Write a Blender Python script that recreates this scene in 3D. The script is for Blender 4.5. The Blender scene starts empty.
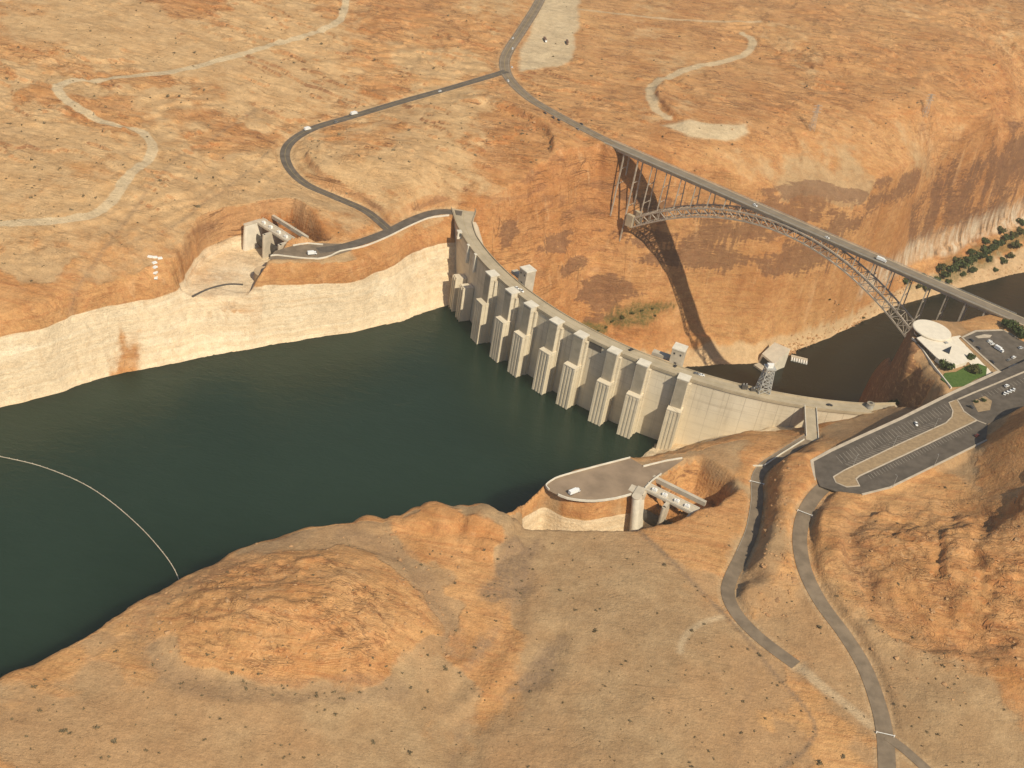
import bpy, bmesh, math, random
import numpy as np
from mathutils import Vector, Matrix, noise as mnoise
random.seed(7); rng = np.random.default_rng(7)
S = bpy.context.scene
COL = S.collection
rad = math.radians

# ---------------------------------------------------------------- camera (surveyed from the dam, metres, z=0 on the dam crest)
CAM_H, PITCH, ROLL, FPX = 473.0, rad(34.2), rad(9.8), 1122.0
_cp, _sp = math.cos(PITCH), math.sin(PITCH)
FW = np.array([0, _cp, -_sp]); _r = np.array([1.0, 0, 0]); _u = np.cross(_r, FW)
RT = math.cos(ROLL)*_r + math.sin(ROLL)*_u
UP = -math.sin(ROLL)*_r + math.cos(ROLL)*_u
CO = np.array([0, 0, CAM_H])
def ray(px, py):
    return FW + ((px-512)/FPX)*RT + ((384-py)/FPX)*UP
def U(px, py, z):
    "survey: world point at height z seen in that direction"
    d = ray(px, py); return CO + d*((z-CAM_H)/d[2])

# ---------------------------------------------------------------- generic helpers
def tag(o, label=None, cat=None, group=None, kind=None):
    if label: o['label'] = label
    if cat: o['category'] = cat
    if group: o['group'] = group
    if kind: o['kind'] = kind
    return o
def empty(name, loc, rz=0.0, label=None, cat=None, group=None):
    o = bpy.data.objects.new(name, None); COL.objects.link(o)
    o.location = loc; o.rotation_euler = (0, 0, rz); o.empty_display_size = 0.5
    return tag(o, label, cat, group)
class MB:
    "mesh builder: collects vertices and faces of ONE object"
    def __init__(s): s.v = []; s.f = []; s.mi = []; s.cur = 0
    def add(s, vs, fs):
        b = len(s.v); s.v += [tuple(map(float, v)) for v in vs]
        s.f += [tuple(b+i for i in f) for f in fs]; s.mi += [s.cur]*len(fs); return s
    def box(s, c, size, rz=0.0, taper=1.0):
        hx, hy, hz = size[0]/2, size[1]/2, size[2]/2
        ca, sa = math.cos(rz), math.sin(rz); vs = []
        for z, k in ((-hz, 1.0), (hz, taper)):
            for x, y in ((-hx, -hy), (hx, -hy), (hx, hy), (-hx, hy)):
                x2, y2 = x*k, y*k
                vs.append((c[0]+x2*ca-y2*sa, c[1]+x2*sa+y2*ca, c[2]+z))
        return s.add(vs, [(3, 2, 1, 0), (4, 5, 6, 7), (0, 1, 5, 4), (1, 2, 6, 5), (2, 3, 7, 6), (3, 0, 4, 7)])
    def bar(s, a, b, w, h=None):
        a = Vector(a); b = Vector(b); d = b-a
        if d.length < 1e-6: return s
        d.normalize(); h = h or w
        up = Vector((0, 0, 1)) if abs(d.z) < 0.95 else Vector((1, 0, 0))
        x = d.cross(up).normalized()*w/2; y = x.cross(d).normalized()*h/2
        vs = [a-x-y, a+x-y, a+x+y, a-x+y, b-x-y, b+x-y, b+x+y, b-x+y]
        return s.add(vs, [(3, 2, 1, 0), (4, 5, 6, 7), (0, 1, 5, 4), (1, 2, 6, 5), (2, 3, 7, 6), (3, 0, 4, 7)])
    def prism(s, poly, z0, z1):
        "vertical prism over a polygon; z0/z1 numbers or lists"
        n = len(poly)
        a = sum(poly[i][0]*poly[(i+1) % n][1]-poly[(i+1) % n][0]*poly[i][1] for i in range(n))
        if a < 0: poly = poly[::-1]
        lo = [(p[0], p[1], z0) for p in poly]; hi = [(p[0], p[1], z1) for p in poly]
        return s.add(lo+hi, [tuple(range(n))[::-1], tuple(range(n, 2*n))]+[(i, (i+1) % n, n+(i+1) % n, n+i) for i in range(n)])
    def cyl(s, c, r, h, n=20, r2=None):
        r2 = r if r2 is None else r2
        lo = [(c[0]+r*math.cos(2*math.pi*i/n), c[1]+r*math.sin(2*math.pi*i/n), c[2]) for i in range(n)]
        hi = [(c[0]+r2*math.cos(2*math.pi*i/n), c[1]+r2*math.sin(2*math.pi*i/n), c[2]+h) for i in range(n)]
        return s.add(lo+hi, [tuple(range(n))[::-1], tuple(range(n, 2*n))]+[(i, (i+1) % n, n+(i+1) % n, n+i) for i in range(n)])
    def sweep(s, path, prof, closed_prof=True, cap=True):
        "prof: list of (side, up) offsets swept along a path of (x,y,z); side is to the right of travel"
        P = [np.array(p, float) for p in path]; n = len(P); m = len(prof); vs = []
        for i in range(n):
            a = P[max(i-1, 0)]; b = P[min(i+1, n-1)]; d = b-a; d[2] = 0; d /= max(np.linalg.norm(d), 1e-9)
            sd = np.array([d[1], -d[0], 0])
            pr = prof(i) if callable(prof) else prof
            for (o, u) in pr: vs.append(P[i]+sd*o+np.array([0, 0, u]))
            m = len(pr)
        fs = []
        for i in range(n-1):
            for j in range(m if closed_prof else m-1):
                k = (j+1) % m
                fs.append((i*m+j, i*m+k, (i+1)*m+k, (i+1)*m+j))
        if closed_prof and cap:
            fs.append(tuple(range(m))[::-1]); fs.append(tuple((n-1)*m+j for j in range(m)))
        return s.add(vs, fs)
    def build(s, name, mats, parent=None, smooth=False, link=True):
        me = bpy.data.meshes.new(name); me.from_pydata(s.v, [], s.f); 
        if not isinstance(mats, (list, tuple)): mats = [mats]
        for m in mats: me.materials.append(m)
        if len(mats) > 1: me.polygons.foreach_set('material_index', s.mi)
        if smooth: me.polygons.foreach_set('use_smooth', [True]*len(me.polygons))
        bm = bmesh.new(); bm.from_mesh(me); bmesh.ops.recalc_face_normals(bm, faces=bm.faces); bm.to_mesh(me); bm.free()
        me.update()
        o = bpy.data.objects.new(name, me)
        if link: COL.objects.link(o)
        if parent: o.parent = parent
        return o
def copy_tree(o, parent=None):
    c = o.copy(); COL.objects.link(c)
    if parent: c.parent = parent
    for ch in list(o.children): copy_tree(ch, c)
    return c
def spline(pts, step=4.0):
    "Catmull-Rom through points (any dim) resampled"
    P = np.array(pts, float); n = len(P); out = []
    for i in range(n-1):
        p0 = P[max(i-1, 0)]; p1 = P[i]; p2 = P[i+1]; p3 = P[min(i+2, n-1)]
        k = max(2, int(np.linalg.norm((p2-p1)[:2])/step))
        for t in np.linspace(0, 1, k, endpoint=False):
            out.append(0.5*((2*p1)+(-p0+p2)*t+(2*p0-5*p1+4*p2-p3)*t*t+(-p0+3*p1-3*p2+p3)*t**3))
    out.append(P[-1]); return np.array(out)

# ---------------------------------------------------------------- noise
def _hash(ix, iy, seed):
    h = (ix.astype(np.int64)*374761393 + iy.astype(np.int64)*668265263 + seed*982451653) & 0xffffffff
    h = ((h ^ (h >> 13))*1274126177) & 0xffffffff
    return ((h ^ (h >> 16)) & 0xffff)/65535.0
def vnoise(x, y, seed=0):
    ix = np.floor(x); iy = np.floor(y); fx = x-ix; fy = y-iy
    fx = fx*fx*fx*(fx*(fx*6-15)+10); fy = fy*fy*fy*(fy*(fy*6-15)+10)
    a = _hash(ix, iy, seed); b = _hash(ix+1, iy, seed); c = _hash(ix, iy+1, seed); d = _hash(ix+1, iy+1, seed)
    return (a+(b-a)*fx)*(1-fy)+(c+(d-c)*fx)*fy
def fbm(x, y, wl, octv=4, seed=0, gain=0.5):
    "about -1..1"
    s = 0; a = 1.0; tot = 0
    for k in range(octv):
        c, sn = math.cos(0.7*k+seed), math.sin(0.7*k+seed)
        s = s + a*(vnoise((x*c-y*sn)/wl, (x*sn+y*c)/wl, seed*17+k)*2-1); tot += a; a *= gain; wl *= 0.5
    return s/tot*1.6
def ridged(x, y, wl, octv=4, seed=0):
    s = 0; a = 1.0; tot = 0
    for k in range(octv):
        n = vnoise(x/wl+31*k, y/wl-17*k, seed*29+k)*2-1
        s = s+a*(1-np.abs(n)*1.8); tot += a; a *= 0.5; wl *= 0.5
    return s/tot

# ---------------------------------------------------------------- terrain grid
def axis(core0, core1, step, lo, hi, g=1.22):
    c = list(np.arange(core0, core1, step)); s = step; a = c[0]; pre = []
    while a > lo: s *= g; a -= s; pre.append(a)
    s = step; b = c[-1]; post = []
    while b < hi: s *= g; b += s; post.append(b)
    return np.array(pre[::-1]+c+post)
GX = axis(-680, 840, 1.85, -9000, 9000)
yc = [275.0]
while yc[-1] < 1320: yc.append(yc[-1]+1.7)
while yc[-1] < 2150: yc.append(yc[-1]+1.7+(yc[-1]-1320)*0.0042)
s_ = 1.55; pre = []; a_ = yc[0]
while a_ > -4000: s_ *= 1.25; a_ -= s_; pre.append(a_)
s_ = yc[-1]-yc[-2]; post = []; b_ = yc[-1]
while b_ < 12000: s_ *= 1.2; b_ += s_; post.append(b_)
GY = np.array(pre[::-1]+yc+post)
NX, NY = len(GX), len(GY)
XX, YY = np.meshgrid(GX, GY)          # shape (NY,NX)

def sl(x0, x1, y0, y1):
    i0 = max(0, np.searchsorted(GX, x0)-1); i1 = min(NX, np.searchsorted(GX, x1)+1)
    j0 = max(0, np.searchsorted(GY, y0)-1); j1 = min(NY, np.searchsorted(GY, y1)+1)
    return slice(j0, j1), slice(i0, i1)
def dist_line(P, D, closed=False, want_s=False):
    "distance field (capped at D) to polyline P; want_s: also interpolated 3rd coordinate"
    P = np.asarray(P, float); n = len(P)
    d2 = np.full((NY, NX), D*D); zz = np.zeros((NY, NX)) if want_s else None
    for i in range(n if closed else n-1):
        a = P[i]; b = P[(i+1) % n]
        s = sl(min(a[0], b[0])-D, max(a[0], b[0])+D, min(a[1], b[1])-D, max(a[1], b[1])+D)
        x = XX[s]-a[0]; y = YY[s]-a[1]; dx, dy = b[0]-a[0], b[1]-a[1]; L = dx*dx+dy*dy+1e-9
        t = np.clip((x*dx+y*dy)/L, 0, 1); q = (x-t*dx)**2+(y-t*dy)**2
        m = q < d2[s]
        if want_s: zz[s] = np.where(m, a[2]+(b[2]-a[2])*t, zz[s])
        d2[s] = np.where(m, q, d2[s])
    return (np.sqrt(d2), zz) if want_s else np.sqrt(d2)
def inside(P):
    P = np.asarray(P, float); n = len(P); r = np.zeros((NY, NX), bool)
    s = sl(P[:, 0].min(), P[:, 0].max(), P[:, 1].min(), P[:, 1].max())
    x = XX[s]; y = YY[s]; c = np.zeros(x.shape, bool)
    for i in range(n):
        a = P[i]; b = P[(i+1) % n]
        if a[1] == b[1]: continue
        m = ((a[1] > y) != (b[1] > y)) & (x < (b[0]-a[0])*(y-a[1])/(b[1]-a[1])+a[0])
        c ^= m
    r[s] = c; return r
def smooth(t): t = np.clip(t, 0, 1); return t*t*(3-2*t)

# ---------------------------------------------------------------- roads (px, py, z) surveyed centre lines
R_HWY = [(560,-45,66),(548,-22,62),(539,2,58),(522,30,52),(510,48,47),(504.5,62,44.5),(509,78,43.5),(528,97,42.5),(556,114,41.5),(588,131,40.6),(614,144,40)]
R_EAST = [(506,71,44),(494,75,43),(450,88,37),(400,102,31),(350,117,25),(314,128,20.5),(293,140,17.5),(285,153,15.5),(290,169,13),(306,184,9.5),(335,197,5),(366,211,1.5),(388,229,0)]
R_DAME = [(462,213.5,0),(446,211.5,0),(430,213.5,0),(410,221,0),(390,231,0),(365,240.5,0),(342,247,0),(318,250.5,0)]
R_MAIN = [(838,478,19.5),(822,489,18),(810,503,17),(802,522,16.2),(800,545,15.5),(806,573,14.5),(822,604,13),(845,635,11.5),(864,666,10),(877,700,9),(885,735,8),(888,790,7)]
R_LOW = [(812,436,0),(800,443,0),(780,456,0),(764,467,0),(757,480,0.5),(757,500,1),(752,530,2),(741,557,2.5),(731,578,3),(728,594,3.5),(737,614,4),(760,638,5),(796,665,6)]
R_SIDE = [(886,736,8),(904,749,8),(934,776,8)]
def W3(L): return [U(*p) for p in L]
ROADS = {}
for k, L, w in (('hwy', R_HWY, 13.0), ('east', R_EAST, 9.5), ('dame', R_DAME, 10.0), ('main', R_MAIN, 9.5), ('low', R_LOW, 8.5), ('side', R_SIDE, 6.0)):
    ROADS[k] = (spline(W3(L), 4.0), w)

# ---------------------------------------------------------------- base land surface: height control points
CTRL = """
0,220,22 100,200,24 150,150,28 60,85,38 340,20,50 0,0,50 200,100,32 0,300,4 60,300,4 150,262,8 100,250,14 200,200,20 250,180,18 120,280,2 0,322,0 60,305,0 -100,350,0
220,205,14 255,195,14 190,235,10
400,150,30 480,120,40 440,110,38 350,160,26 330,170,22 420,180,22 380,190,15 400,200,12 430,195,12 470,190,14 500,165,24 560,140,37 530,110,41 545,150,34 460,205,3
340,212,9 360,222,8 310,208,16 335,228,3 300,200,17 310,222,11 325,215,10
600,90,46 560,60,47 540,30,50 580,20,56 600,150,36 635,140,42 660,110,46 665,85,48 700,130,44 760,135,42 720,90,52 750,50,58 650,50,54 900,60,66 1000,60,72 820,130,42 880,120,44 930,110,50 1000,110,46 1024,0,92 800,0,80 1100,60,80 820,90,52 870,85,58
690,160,30 740,176,18 790,196,-4 860,207,-18 930,177,-30 1000,145,-16 1060,121,-8 690,146,40 740,160,30 800,178,14 870,180,8 940,150,4 1010,122,10 650,150,38 650,136,42
600,-100,90 0,-100,80 1024,-120,140 300,-60,70
850,458,20.5 880,470,24 900,440,27 860,440,22 940,410,32 950,450,31 985,440,34 1010,375,37 980,345,37.5 1008,318,39.5 945,372,36 930,350,37 960,390,36 1024,340,38 1024,395,37 980,470,34 900,490,26 1010,318,39 985,322,37
800,470,16 787,478,13 815,460,16.5 840,440,14 865,422,4 830,430,3 793,455,8 779,482,11.5 779,502,12.5 776,530,12 766,556,10.5 774,466,8 790,600,10 765,600,7 815,650,9 792,500,15
812,424,-3 840,421,-1 866,413,-1 885,408,1 895,404,6 905,410,16
640,532,3 600,535,2 560,535,1 520,530,1 560,580,2 600,600,4 650,580,6 700,560,6 720,520,5 700,640,8 640,680,6 560,680,2 500,600,0 500,560,-1 480,640,-2 450,700,-3 480,740,-4 540,640,2 600,760,6 700,760,8 800,740,8 740,700,8
720,470,4 700,462,2 735,450,2 760,448,1 700,452,-1 660,456,-2 740,478,3
300,600,19 250,620,17 350,580,17 380,620,12 210,600,14 270,570,14 320,640,15 420,640,4 420,560,4 370,540,5 180,590,6 140,640,6 200,680,6 300,690,5 400,680,2 130,620,6
0,690,3 90,645,4 250,552,6 330,532,5 400,524,3 450,518,4 480,520,4 470,540,2 0,760,6 200,760,5 350,760,1 100,720,6
930,560,34 960,530,40 1000,540,44 1014,502,54 1006,515,41 1024,514,58 998,524,39 980,600,34 1024,600,40 940,620,24 1024,660,30 900,560,30 890,600,22 870,560,24 850,540,24 860,600,18 950,700,18 1024,740,16 900,680,13 930,650,18 840,520,24 830,560,20 850,610,16 940,500,32 980,490,36 905,520,29
991,441,46 1003,434,57 1015,426,63 1024,420,67 1050,405,72 1000,462,48 1024,450,60 1010,476,48 984,456,41 960,478,34 1000,494,45 1050,440,72 1100,420,74
""".split()
ctrl = []
for c in CTRL:
    x, y, z = map(float, c.split(',')); ctrl.append(U(x, y, z))
for k in ROADS:
    P = ROADS[k][0]; ctrl += [p for p in P[::7]]
for x, y, z in ((-2500, 500, 30), (-2000, 2500, 90), (0, 4500, 150), (2500, 4000, 170), (3000, 1500, 120), (2500, 0, 80), (1200, 0, 60), (0, -800, 10), (-1500, -500, 20), (700, 300, 40), (450, 150, 20), (-6000, 6000, 160), (0, 9000, 260), (6000, 6000, 220), (8000, -2000, 90), (-8000, -2000, 60), (1500, 2300, 120), (1100, 1500, 30), (-1200, 1100, 30)):
    ctrl.append(np.array([x, y, z], float))
ctrl = np.array(ctrl)
# drop near-duplicates
keep = []
for i in range(len(ctrl)):
    if all(np.hypot(*(ctrl[i, :2]-ctrl[j, :2])) > 4 for j in keep): keep.append(i)
ctrl = ctrl[keep]
def phi(r2): return np.sqrt(r2+144.0)
n = len(ctrl)
A = np.zeros((n+3, n+3)); A[:n, :n] = phi(((ctrl[:, None, :2]-ctrl[None, :, :2])**2).sum(-1)) + np.eye(n)*-3.0
A[:n, n] = 1; A[:n, n+1:] = ctrl[:, :2]/1000; A[n:, :n] = A[:n, n:].T
wgt = np.linalg.solve(A, np.r_[ctrl[:, 2], 0, 0, 0])
Z = wgt[n]+wgt[n+1]*XX/1000+wgt[n+2]*YY/1000
def _sub(N): 
    i = list(range(0, N, 4)); 
    if i[-1] != N-1: i.append(N-1)
    return np.array(i)
_jx, _jy = _sub(NX), _sub(NY); _cx, _cy = np.meshgrid(GX[_jx], GY[_jy])
_zc = np.zeros(_cx.shape)
for i in range(n): _zc += wgt[i]*phi((_cx-ctrl[i, 0])**2+(_cy-ctrl[i, 1])**2)
def _lerp(a, xs, x):
    k = np.clip(np.searchsorted(xs, x, 'right')-1, 0, len(xs)-2); f = (x-xs[k])/(xs[k+1]-xs[k])
    return a[..., k]*(1-f)+a[..., k+1]*f
Z += _lerp(_lerp(_zc, GX[_jx], GX).T, GY[_jy], GY).T
Z = np.clip(Z, -10, 400)
# natural relief
rough = np.clip((fbm(XX, YY, 160, 3, 3)+0.55)*0.9, 0.15, 1)
far = smooth((YY-XX*0.75-900)/220)                        # the far bank is bare slickrock, lumpier
Z += fbm(XX, YY, 110, 3, 1)*(0.6+2.6*far)*rough
rk = ridged(XX*0.8+YY*0.35, YY*1.25-XX*0.2, 46, 4, 5)
Z += (rk-0.5)*(0.5+2.0*far)*rough
Z += fbm(XX, YY, 14, 3, 8)*0.2*(0.6+far)
# small ledges: terrace the surface on rocky ground
def terrace(z, h, amt, ph):
    q = (z+ph)/h; fl = np.floor(q); fr = q-fl
    return z+amt*((fl+smooth((fr-0.25)/0.35))*h-ph-z)
Zb0 = Z.copy()
dome_c = U(295, 605, 15); dome = np.clip(1-np.hypot((XX-dome_c[0])/75, (YY-dome_c[1])/58), 0, 1)
rhill_c = U(965, 565, 36); rhill = np.clip(1.25-np.hypot((XX-rhill_c[0])/75, (YY-rhill_c[1])/70), 0, 1)
rock_near = np.clip(smooth(dome*2.5)+smooth(rhill*2.0), 0, 1)
Z += rock_near*(fbm(XX, YY, 40, 3, 21)*1.6+(ridged(XX+YY*0.4, YY*1.4-XX*0.3, 30, 4, 22)-0.5)*1.6)
tphase = fbm(XX, YY, 60, 3, 11)*3.0
Z = np.where(far > 0.02, Z+(terrace(Z, 3.2, 0.75, tphase)-Z)*far*smooth((rough-0.3)*3), Z)
Z = Z+(terrace(Z, 2.4, 0.7, tphase)-Z)*rock_near

def scarps(ang, wlx, wly, k, hgt, seed):
    c, sn = math.cos(ang), math.sin(ang); a = (XX*c+YY*sn)/wlx; b = (-XX*sn+YY*c)/wly
    nn = (vnoise(a, b, seed)+0.5*vnoise(a*2.1+9, b*2.1, seed+1)+0.25*vnoise(a*4.3, b*4.3+5, seed+2)+0.12*vnoise(a*9, b*9, seed+3))*k
    fl = np.floor(nn); fr = nn-fl
    return (smooth((fr-0.46)/0.09)-fr)*hgt
rocky = np.clip(far*smooth((fbm(XX, YY, 130, 3, 12)+0.25)*2.2)+rock_near*0.9, 0, 1)
Z += scarps(-0.30, 80, 24, 1.7, 3.2, 101)*rocky*(1-0.5*smooth(dome*2.5))
Z += scarps(0.15, 46, 17, 1.5, 1.7, 111)*np.clip(rocky+0.12, 0, 1)*smooth((fbm(XX, YY, 70, 3, 13)+0.2)*2)
# ---------------------------------------------------------------- canyon carve
DC = np.array([218.1, 1046.1]); DR = 312.5               # dam axis circle
def pol(r, th): return np.array([DC[0]+r*math.cos(rad(th)), DC[1]+r*math.sin(rad(th))])
def xy(L): return [U(*p)[:2] for p in L]
LAKE_Z, RIVER_Z = -66.0, -185.0
rim = xy([(-260,385,0),(-100,344,0),(0,316,-2),(45,305,-2),(100,290,-2),(150,278,-6),(178,277,-14),(215,283,-20),(250,288,-20),(268,272,-8),(275,263,0),(315,262,0),(350,256,0),(385,245,0),(420,226,0),(449,214,0)])
rim += [np.array(p) for p in ((-88, 972), (-62, 985))]
rim += xy([(495,200,10),(530,178,18),(565,157,28),(594,144,37),(618,142,39),(650,154,36),(692,165,28),(740,182,12),(790,199,-6),(850,209,-18),(890,200,-28),(930,178,-32),(1000,146,-18),(1060,122,-10),(1150,80,0)])
rim += [np.array(p) for p in ((1500, 2300), (1700, 2050))]
rim += xy([(1120,330,38),(1060,322,38),(1015,316,38.5),(985,313,37),(955,318,35),(938,313,35),(912,322,35),(907,340,35),(917,358,33),(927,374,30),(938,390,28),(925,397,22),(905,403,16),(893,405,4),(872,413,-2),(840,423,-2),(826,427,0),(806,436,-1),(780,440,-2),(752,441,-2),(725,446,-2),(700,452,-3),(680,456,-4),(650,457,-3),(632,455,-1),(600,463,-1),(562,474.5,-1),(545,484.5,-1),(540,491,-1),(536,499,-3)])
rim += xy([(512,522,-2),(488,517,1),(470,520,2),(452,514,3),(430,520,3),(410,518,3),(398,527,2),(370,524,4),(330,530,4),(290,541,4),(250,552,4),(215,566,4),(180,581,5),(130,612,4),(90,638,4),(40,664,3),(0,684,3),(-90,740,3),(-260,840,3)])
rim += [np.array(p) for p in ((-900, 100), (-2400, -700), (-3200, 200), (-1400, 480))]
floor_ = xy([(-260,470,-66),(-100,436,-66),(0,407,-66),(60,391,-66),(100,378,-66),(200,358,-66),(300,340,-66),(360,330,-66),(400,322,-66),(416,315,-66)])
floor_ += [np.array(p) for p in ((-72, 905), (-30, 925), (30, 935), (100, 985), (188, 1060), (286, 1101), (396, 1214), (462, 1286), (563, 1371), (684, 1463), (1000, 1760), (1450, 2200), (1600, 2050))]
floor_ += [np.array(p) for p in ((1000, 1500), (760, 1250), (560, 1110), (470, 1010), (395, 945), (352, 890), (335, 840), (318, 790), (285, 752))]
floor_ += [U(790,419,-66)[:2]+[0, 0], U(740,412,-66)[:2], U(680,435,-66)[:2], U(655,443,-66)[:2]]
floor_ += [p+np.array([-4, 42.0]) for p in xy([(632,456,0)])]
floor_ += [np.array(p)+np.array(o) for p, o in zip(xy([(600,463,0),(562,475,0),(540,488,0),(515,510,0)]), ((-9, 22), (-12, 15), (-16, 8), (-22, 10)))]
floor_ += [p+np.array([-14, 36.0]) for p in xy([(500,520,0),(452,516,0),(400,526,0),(330,530,0),(250,552,0),(180,581,0),(90,638,0),(0,684,0),(-90,740,0)])]
floor_ += [np.array(p) for p in ((-700, 330), (-2300, -450), (-3000, 150), (-1350, 420))]
def chaikin(P):
    P = np.array(P); Q = np.roll(P, -1, 0); return np.stack([P*.75+Q*.25, P*.25+Q*.75], 1).reshape(-1, 2)
RIM = chaikin(rim); FLR = np.array(floor_)
in_rim = inside(RIM); in_flr = inside(FLR)
wob = fbm(XX, YY, 38, 4, 31)*4.0+fbm(XX, YY, 9, 2, 33)*1.0
d_r = dist_line(RIM, 420, True); d_f = dist_line(FLR, 420, True)
sd_r = np.where(in_rim, d_r, -d_r)
t = np.clip((sd_r+wob*0.8)/np.maximum(sd_r+d_f, 8.0), 0, 1); t = np.where(in_flr, 1.0, np.where(sd_r < -6, 0, t))
rad_c = np.hypot(XX-DC[0], YY-DC[1])
downstr = (rad_c < DR-25) | (XX*0.64+YY*0.77 > 0.64*262+0.77*748+18) & (XX > 240)
downstr &= ~((XX < -40) & (YY < 940))
wallh = smooth((YY-XX-700)/30)                              # 1 on the east side
gent = np.interp(t, [0, .10, .26, .52, .80, 1], [0, .12, .42, .75, .93, 1])
steep_e = np.interp(t, [0, .1, .22, .5, .78, .93, 1], [0, .02, .10, .48, .86, .965, 1])
# river side: broad shoulder near the dam, sheer wall further on
sheer = smooth((XX-190)/120)
steep_r = gent*(1-sheer)+np.interp(t, [0, .08, .22, .36, .52, .66, .78, 1], [0, .05, .16, .38, .70, .88, .950, 1])*sheer
tal = smooth((XX-430)/50)*wallh
steep_r = steep_r*(1-tal)+np.interp(t, [0, .04, .20, .30, 1], [0, .08, .70, .78, 1])*tal
led = 0.010*np.sin((t*26+fbm(XX, YY, 50, 2, 41)*3.0))+0.004*np.sin(t*71+fbm(XX, YY, 25, 2, 42)*4)
amp = np.sin(np.pi*np.clip(t, 0, 1))
sprof = np.clip(np.where(downstr, steep_r, steep_e)+led*amp, 0, 1)
floorz = np.where(downstr, RIVER_Z, LAKE_Z)
below = np.where(in_flr, np.minimum(d_f*0.5, 14.0), 0)
lump = (ridged(XX*0.7+YY*0.5, YY*1.2-XX*0.6, 70, 4, 44)-0.45)*22+fbm(XX, YY, 24, 4, 45)*6
Zc = Z*(1-sprof)+floorz*sprof
lump = np.where((YY-XX < 690) & downstr, (ridged(XX*1.1+YY*0.3, YY-XX*0.4, 34, 4, 47)-0.42)*34, lump)
Zw = Zc+np.where(downstr, lump*(1-0.75*sheer), lump*0.12)*np.sin(np.pi*np.clip(t, 0, 1))**0.8*np.where(YY-XX > 690, 1.0, np.where(downstr, 1.0, 0.0))
Zc = Zw+(terrace(Zw, 17.0, 0.85, fbm(XX, YY, 120, 3, 46)*22)-Zw)*np.where(downstr, 1.0-0.45*sheer, 0.25)*amp
Zc = Zc+(terrace(Zc, 6.5, 0.8, fbm(XX, YY, 100, 3, 48)*9+0.06*(XX-YY))-Zc)*np.where(downstr, 0.85-0.35*sheer, 0.15)*amp
Zc = np.where(in_flr, floorz-below-0.3, Zc)
canyon = (t > 0.001) & (in_rim | (sd_r > -6))
Z = np.where(canyon, Zc, Z)
TCAN = np.where(canyon, t, 0.0)

def carve(rimp, florp, fz, prof=([0, .2, .8, 1], [0, .12, .92, 1]), wobble=0.8, seed=50):
    global Z
    ir, fr = inside(rimp), inside(florp)
    dr, df = dist_line(rimp, 150, True), dist_line(florp, 150, True)
    tt = np.clip((dr+fbm(XX, YY, 12, 3, seed)*wobble)/np.maximum(dr+df, 0.8), 0, 1); tt = np.where(fr, 1, np.where(ir, tt, 0))
    sp = np.interp(tt, *prof); Z = np.where(ir, np.minimum(Z, Z*(1-sp)+fz*sp), Z); return tt
def flatten(poly, z, blend=4.0):
    global Z
    i = inside(poly); d = dist_line(poly, blend+1, True)
    w = np.where(i, 1, smooth(1-d/blend)); Z = Z*(1-w)+z*w
    return i
# ---------------------------------------------------------------- spillway cuts and benches
FAR_PLAT = xy([(268,259,0),(275,251,0),(292,246,0),(318,243,0),(345,244,0),(352,250,0),(330,257,0),(300,259,0)])
NEAR_PLAT = xy([(545.5,486.5,0),(547.5,483.5,0),(552,480.5,0),(560,476,0),(630,457.5,0),(645,467,0),(668,460,0),(684,459,0),(662,474,0),(645,488,0),(633,494,0),(612,499,0),(595,501.3,0),(580,500.4,0),(568,498,0),(557,494.5,0),(549,490.5,0)])
flatten(FAR_PLAT, -0.2, 5); flatten(NEAR_PLAT, -0.2, 6)
# approach channel of the far spillway (a curved bowl), and the open cut behind its gates
FSA, FSB = U(255,223,0), U(284,241.5,0); _d = (FSB-FSA)[:2]/np.linalg.norm((FSB-FSA)[:2]); _n = np.array([-_d[1], _d[0]])   # _n points downstream
if _n[1] < 0: _n = -_n
FA, FB = FSA[:2], FSB[:2]
carve(np.array(xy([(170,282,-8),(180,262,2),(188,240,9),(205,220,12),(228,212,11),(246,215,5)])+[FA-_d*6+_n*26, FB+_d*5+_n*26, FB+_d*3]+xy([(270,257.5,0),(264,268,-6),(262,286,-18),(240,300,-22),(190,298,-22)])),
      np.array(xy([(178,290,-22),(186,272,-22),(195,255,-22),(215,243,-22)])+[FA-_d*1.5-_n*6, FA-_d*1.5+_n*22, FB+_d*1.5+_n*22, FB+_d*1.0-_n*3]+xy([(266,262,-2),(257,288,-22),(238,296,-22),(195,296,-22)])), -24, ([0,.12,.5,.85,1],[0,.05,.55,.93,1]), 1.5)
carve(np.array([FA-_d*5+_n*6]+xy([(262,205,11),(292,196,17),(300,202,16),(332,236,3),(326,242,0),(303,241,0)])+[FB+_d*4+_n*2]),
      np.array([FA-_d*1.5+_n*4, FA-_d*1+_n*30]+[U(296,222,-24)[:2], U(303,224,-24)[:2], U(320,250,-24)[:2], U(312,255,-24)[:2]]+[FB+_d*1+_n*16, FB+_d*1+_n*4]), -27, ([0,.05,.4,.9,1],[0,.12,.84,.97,1]), 1.0, 51)
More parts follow.
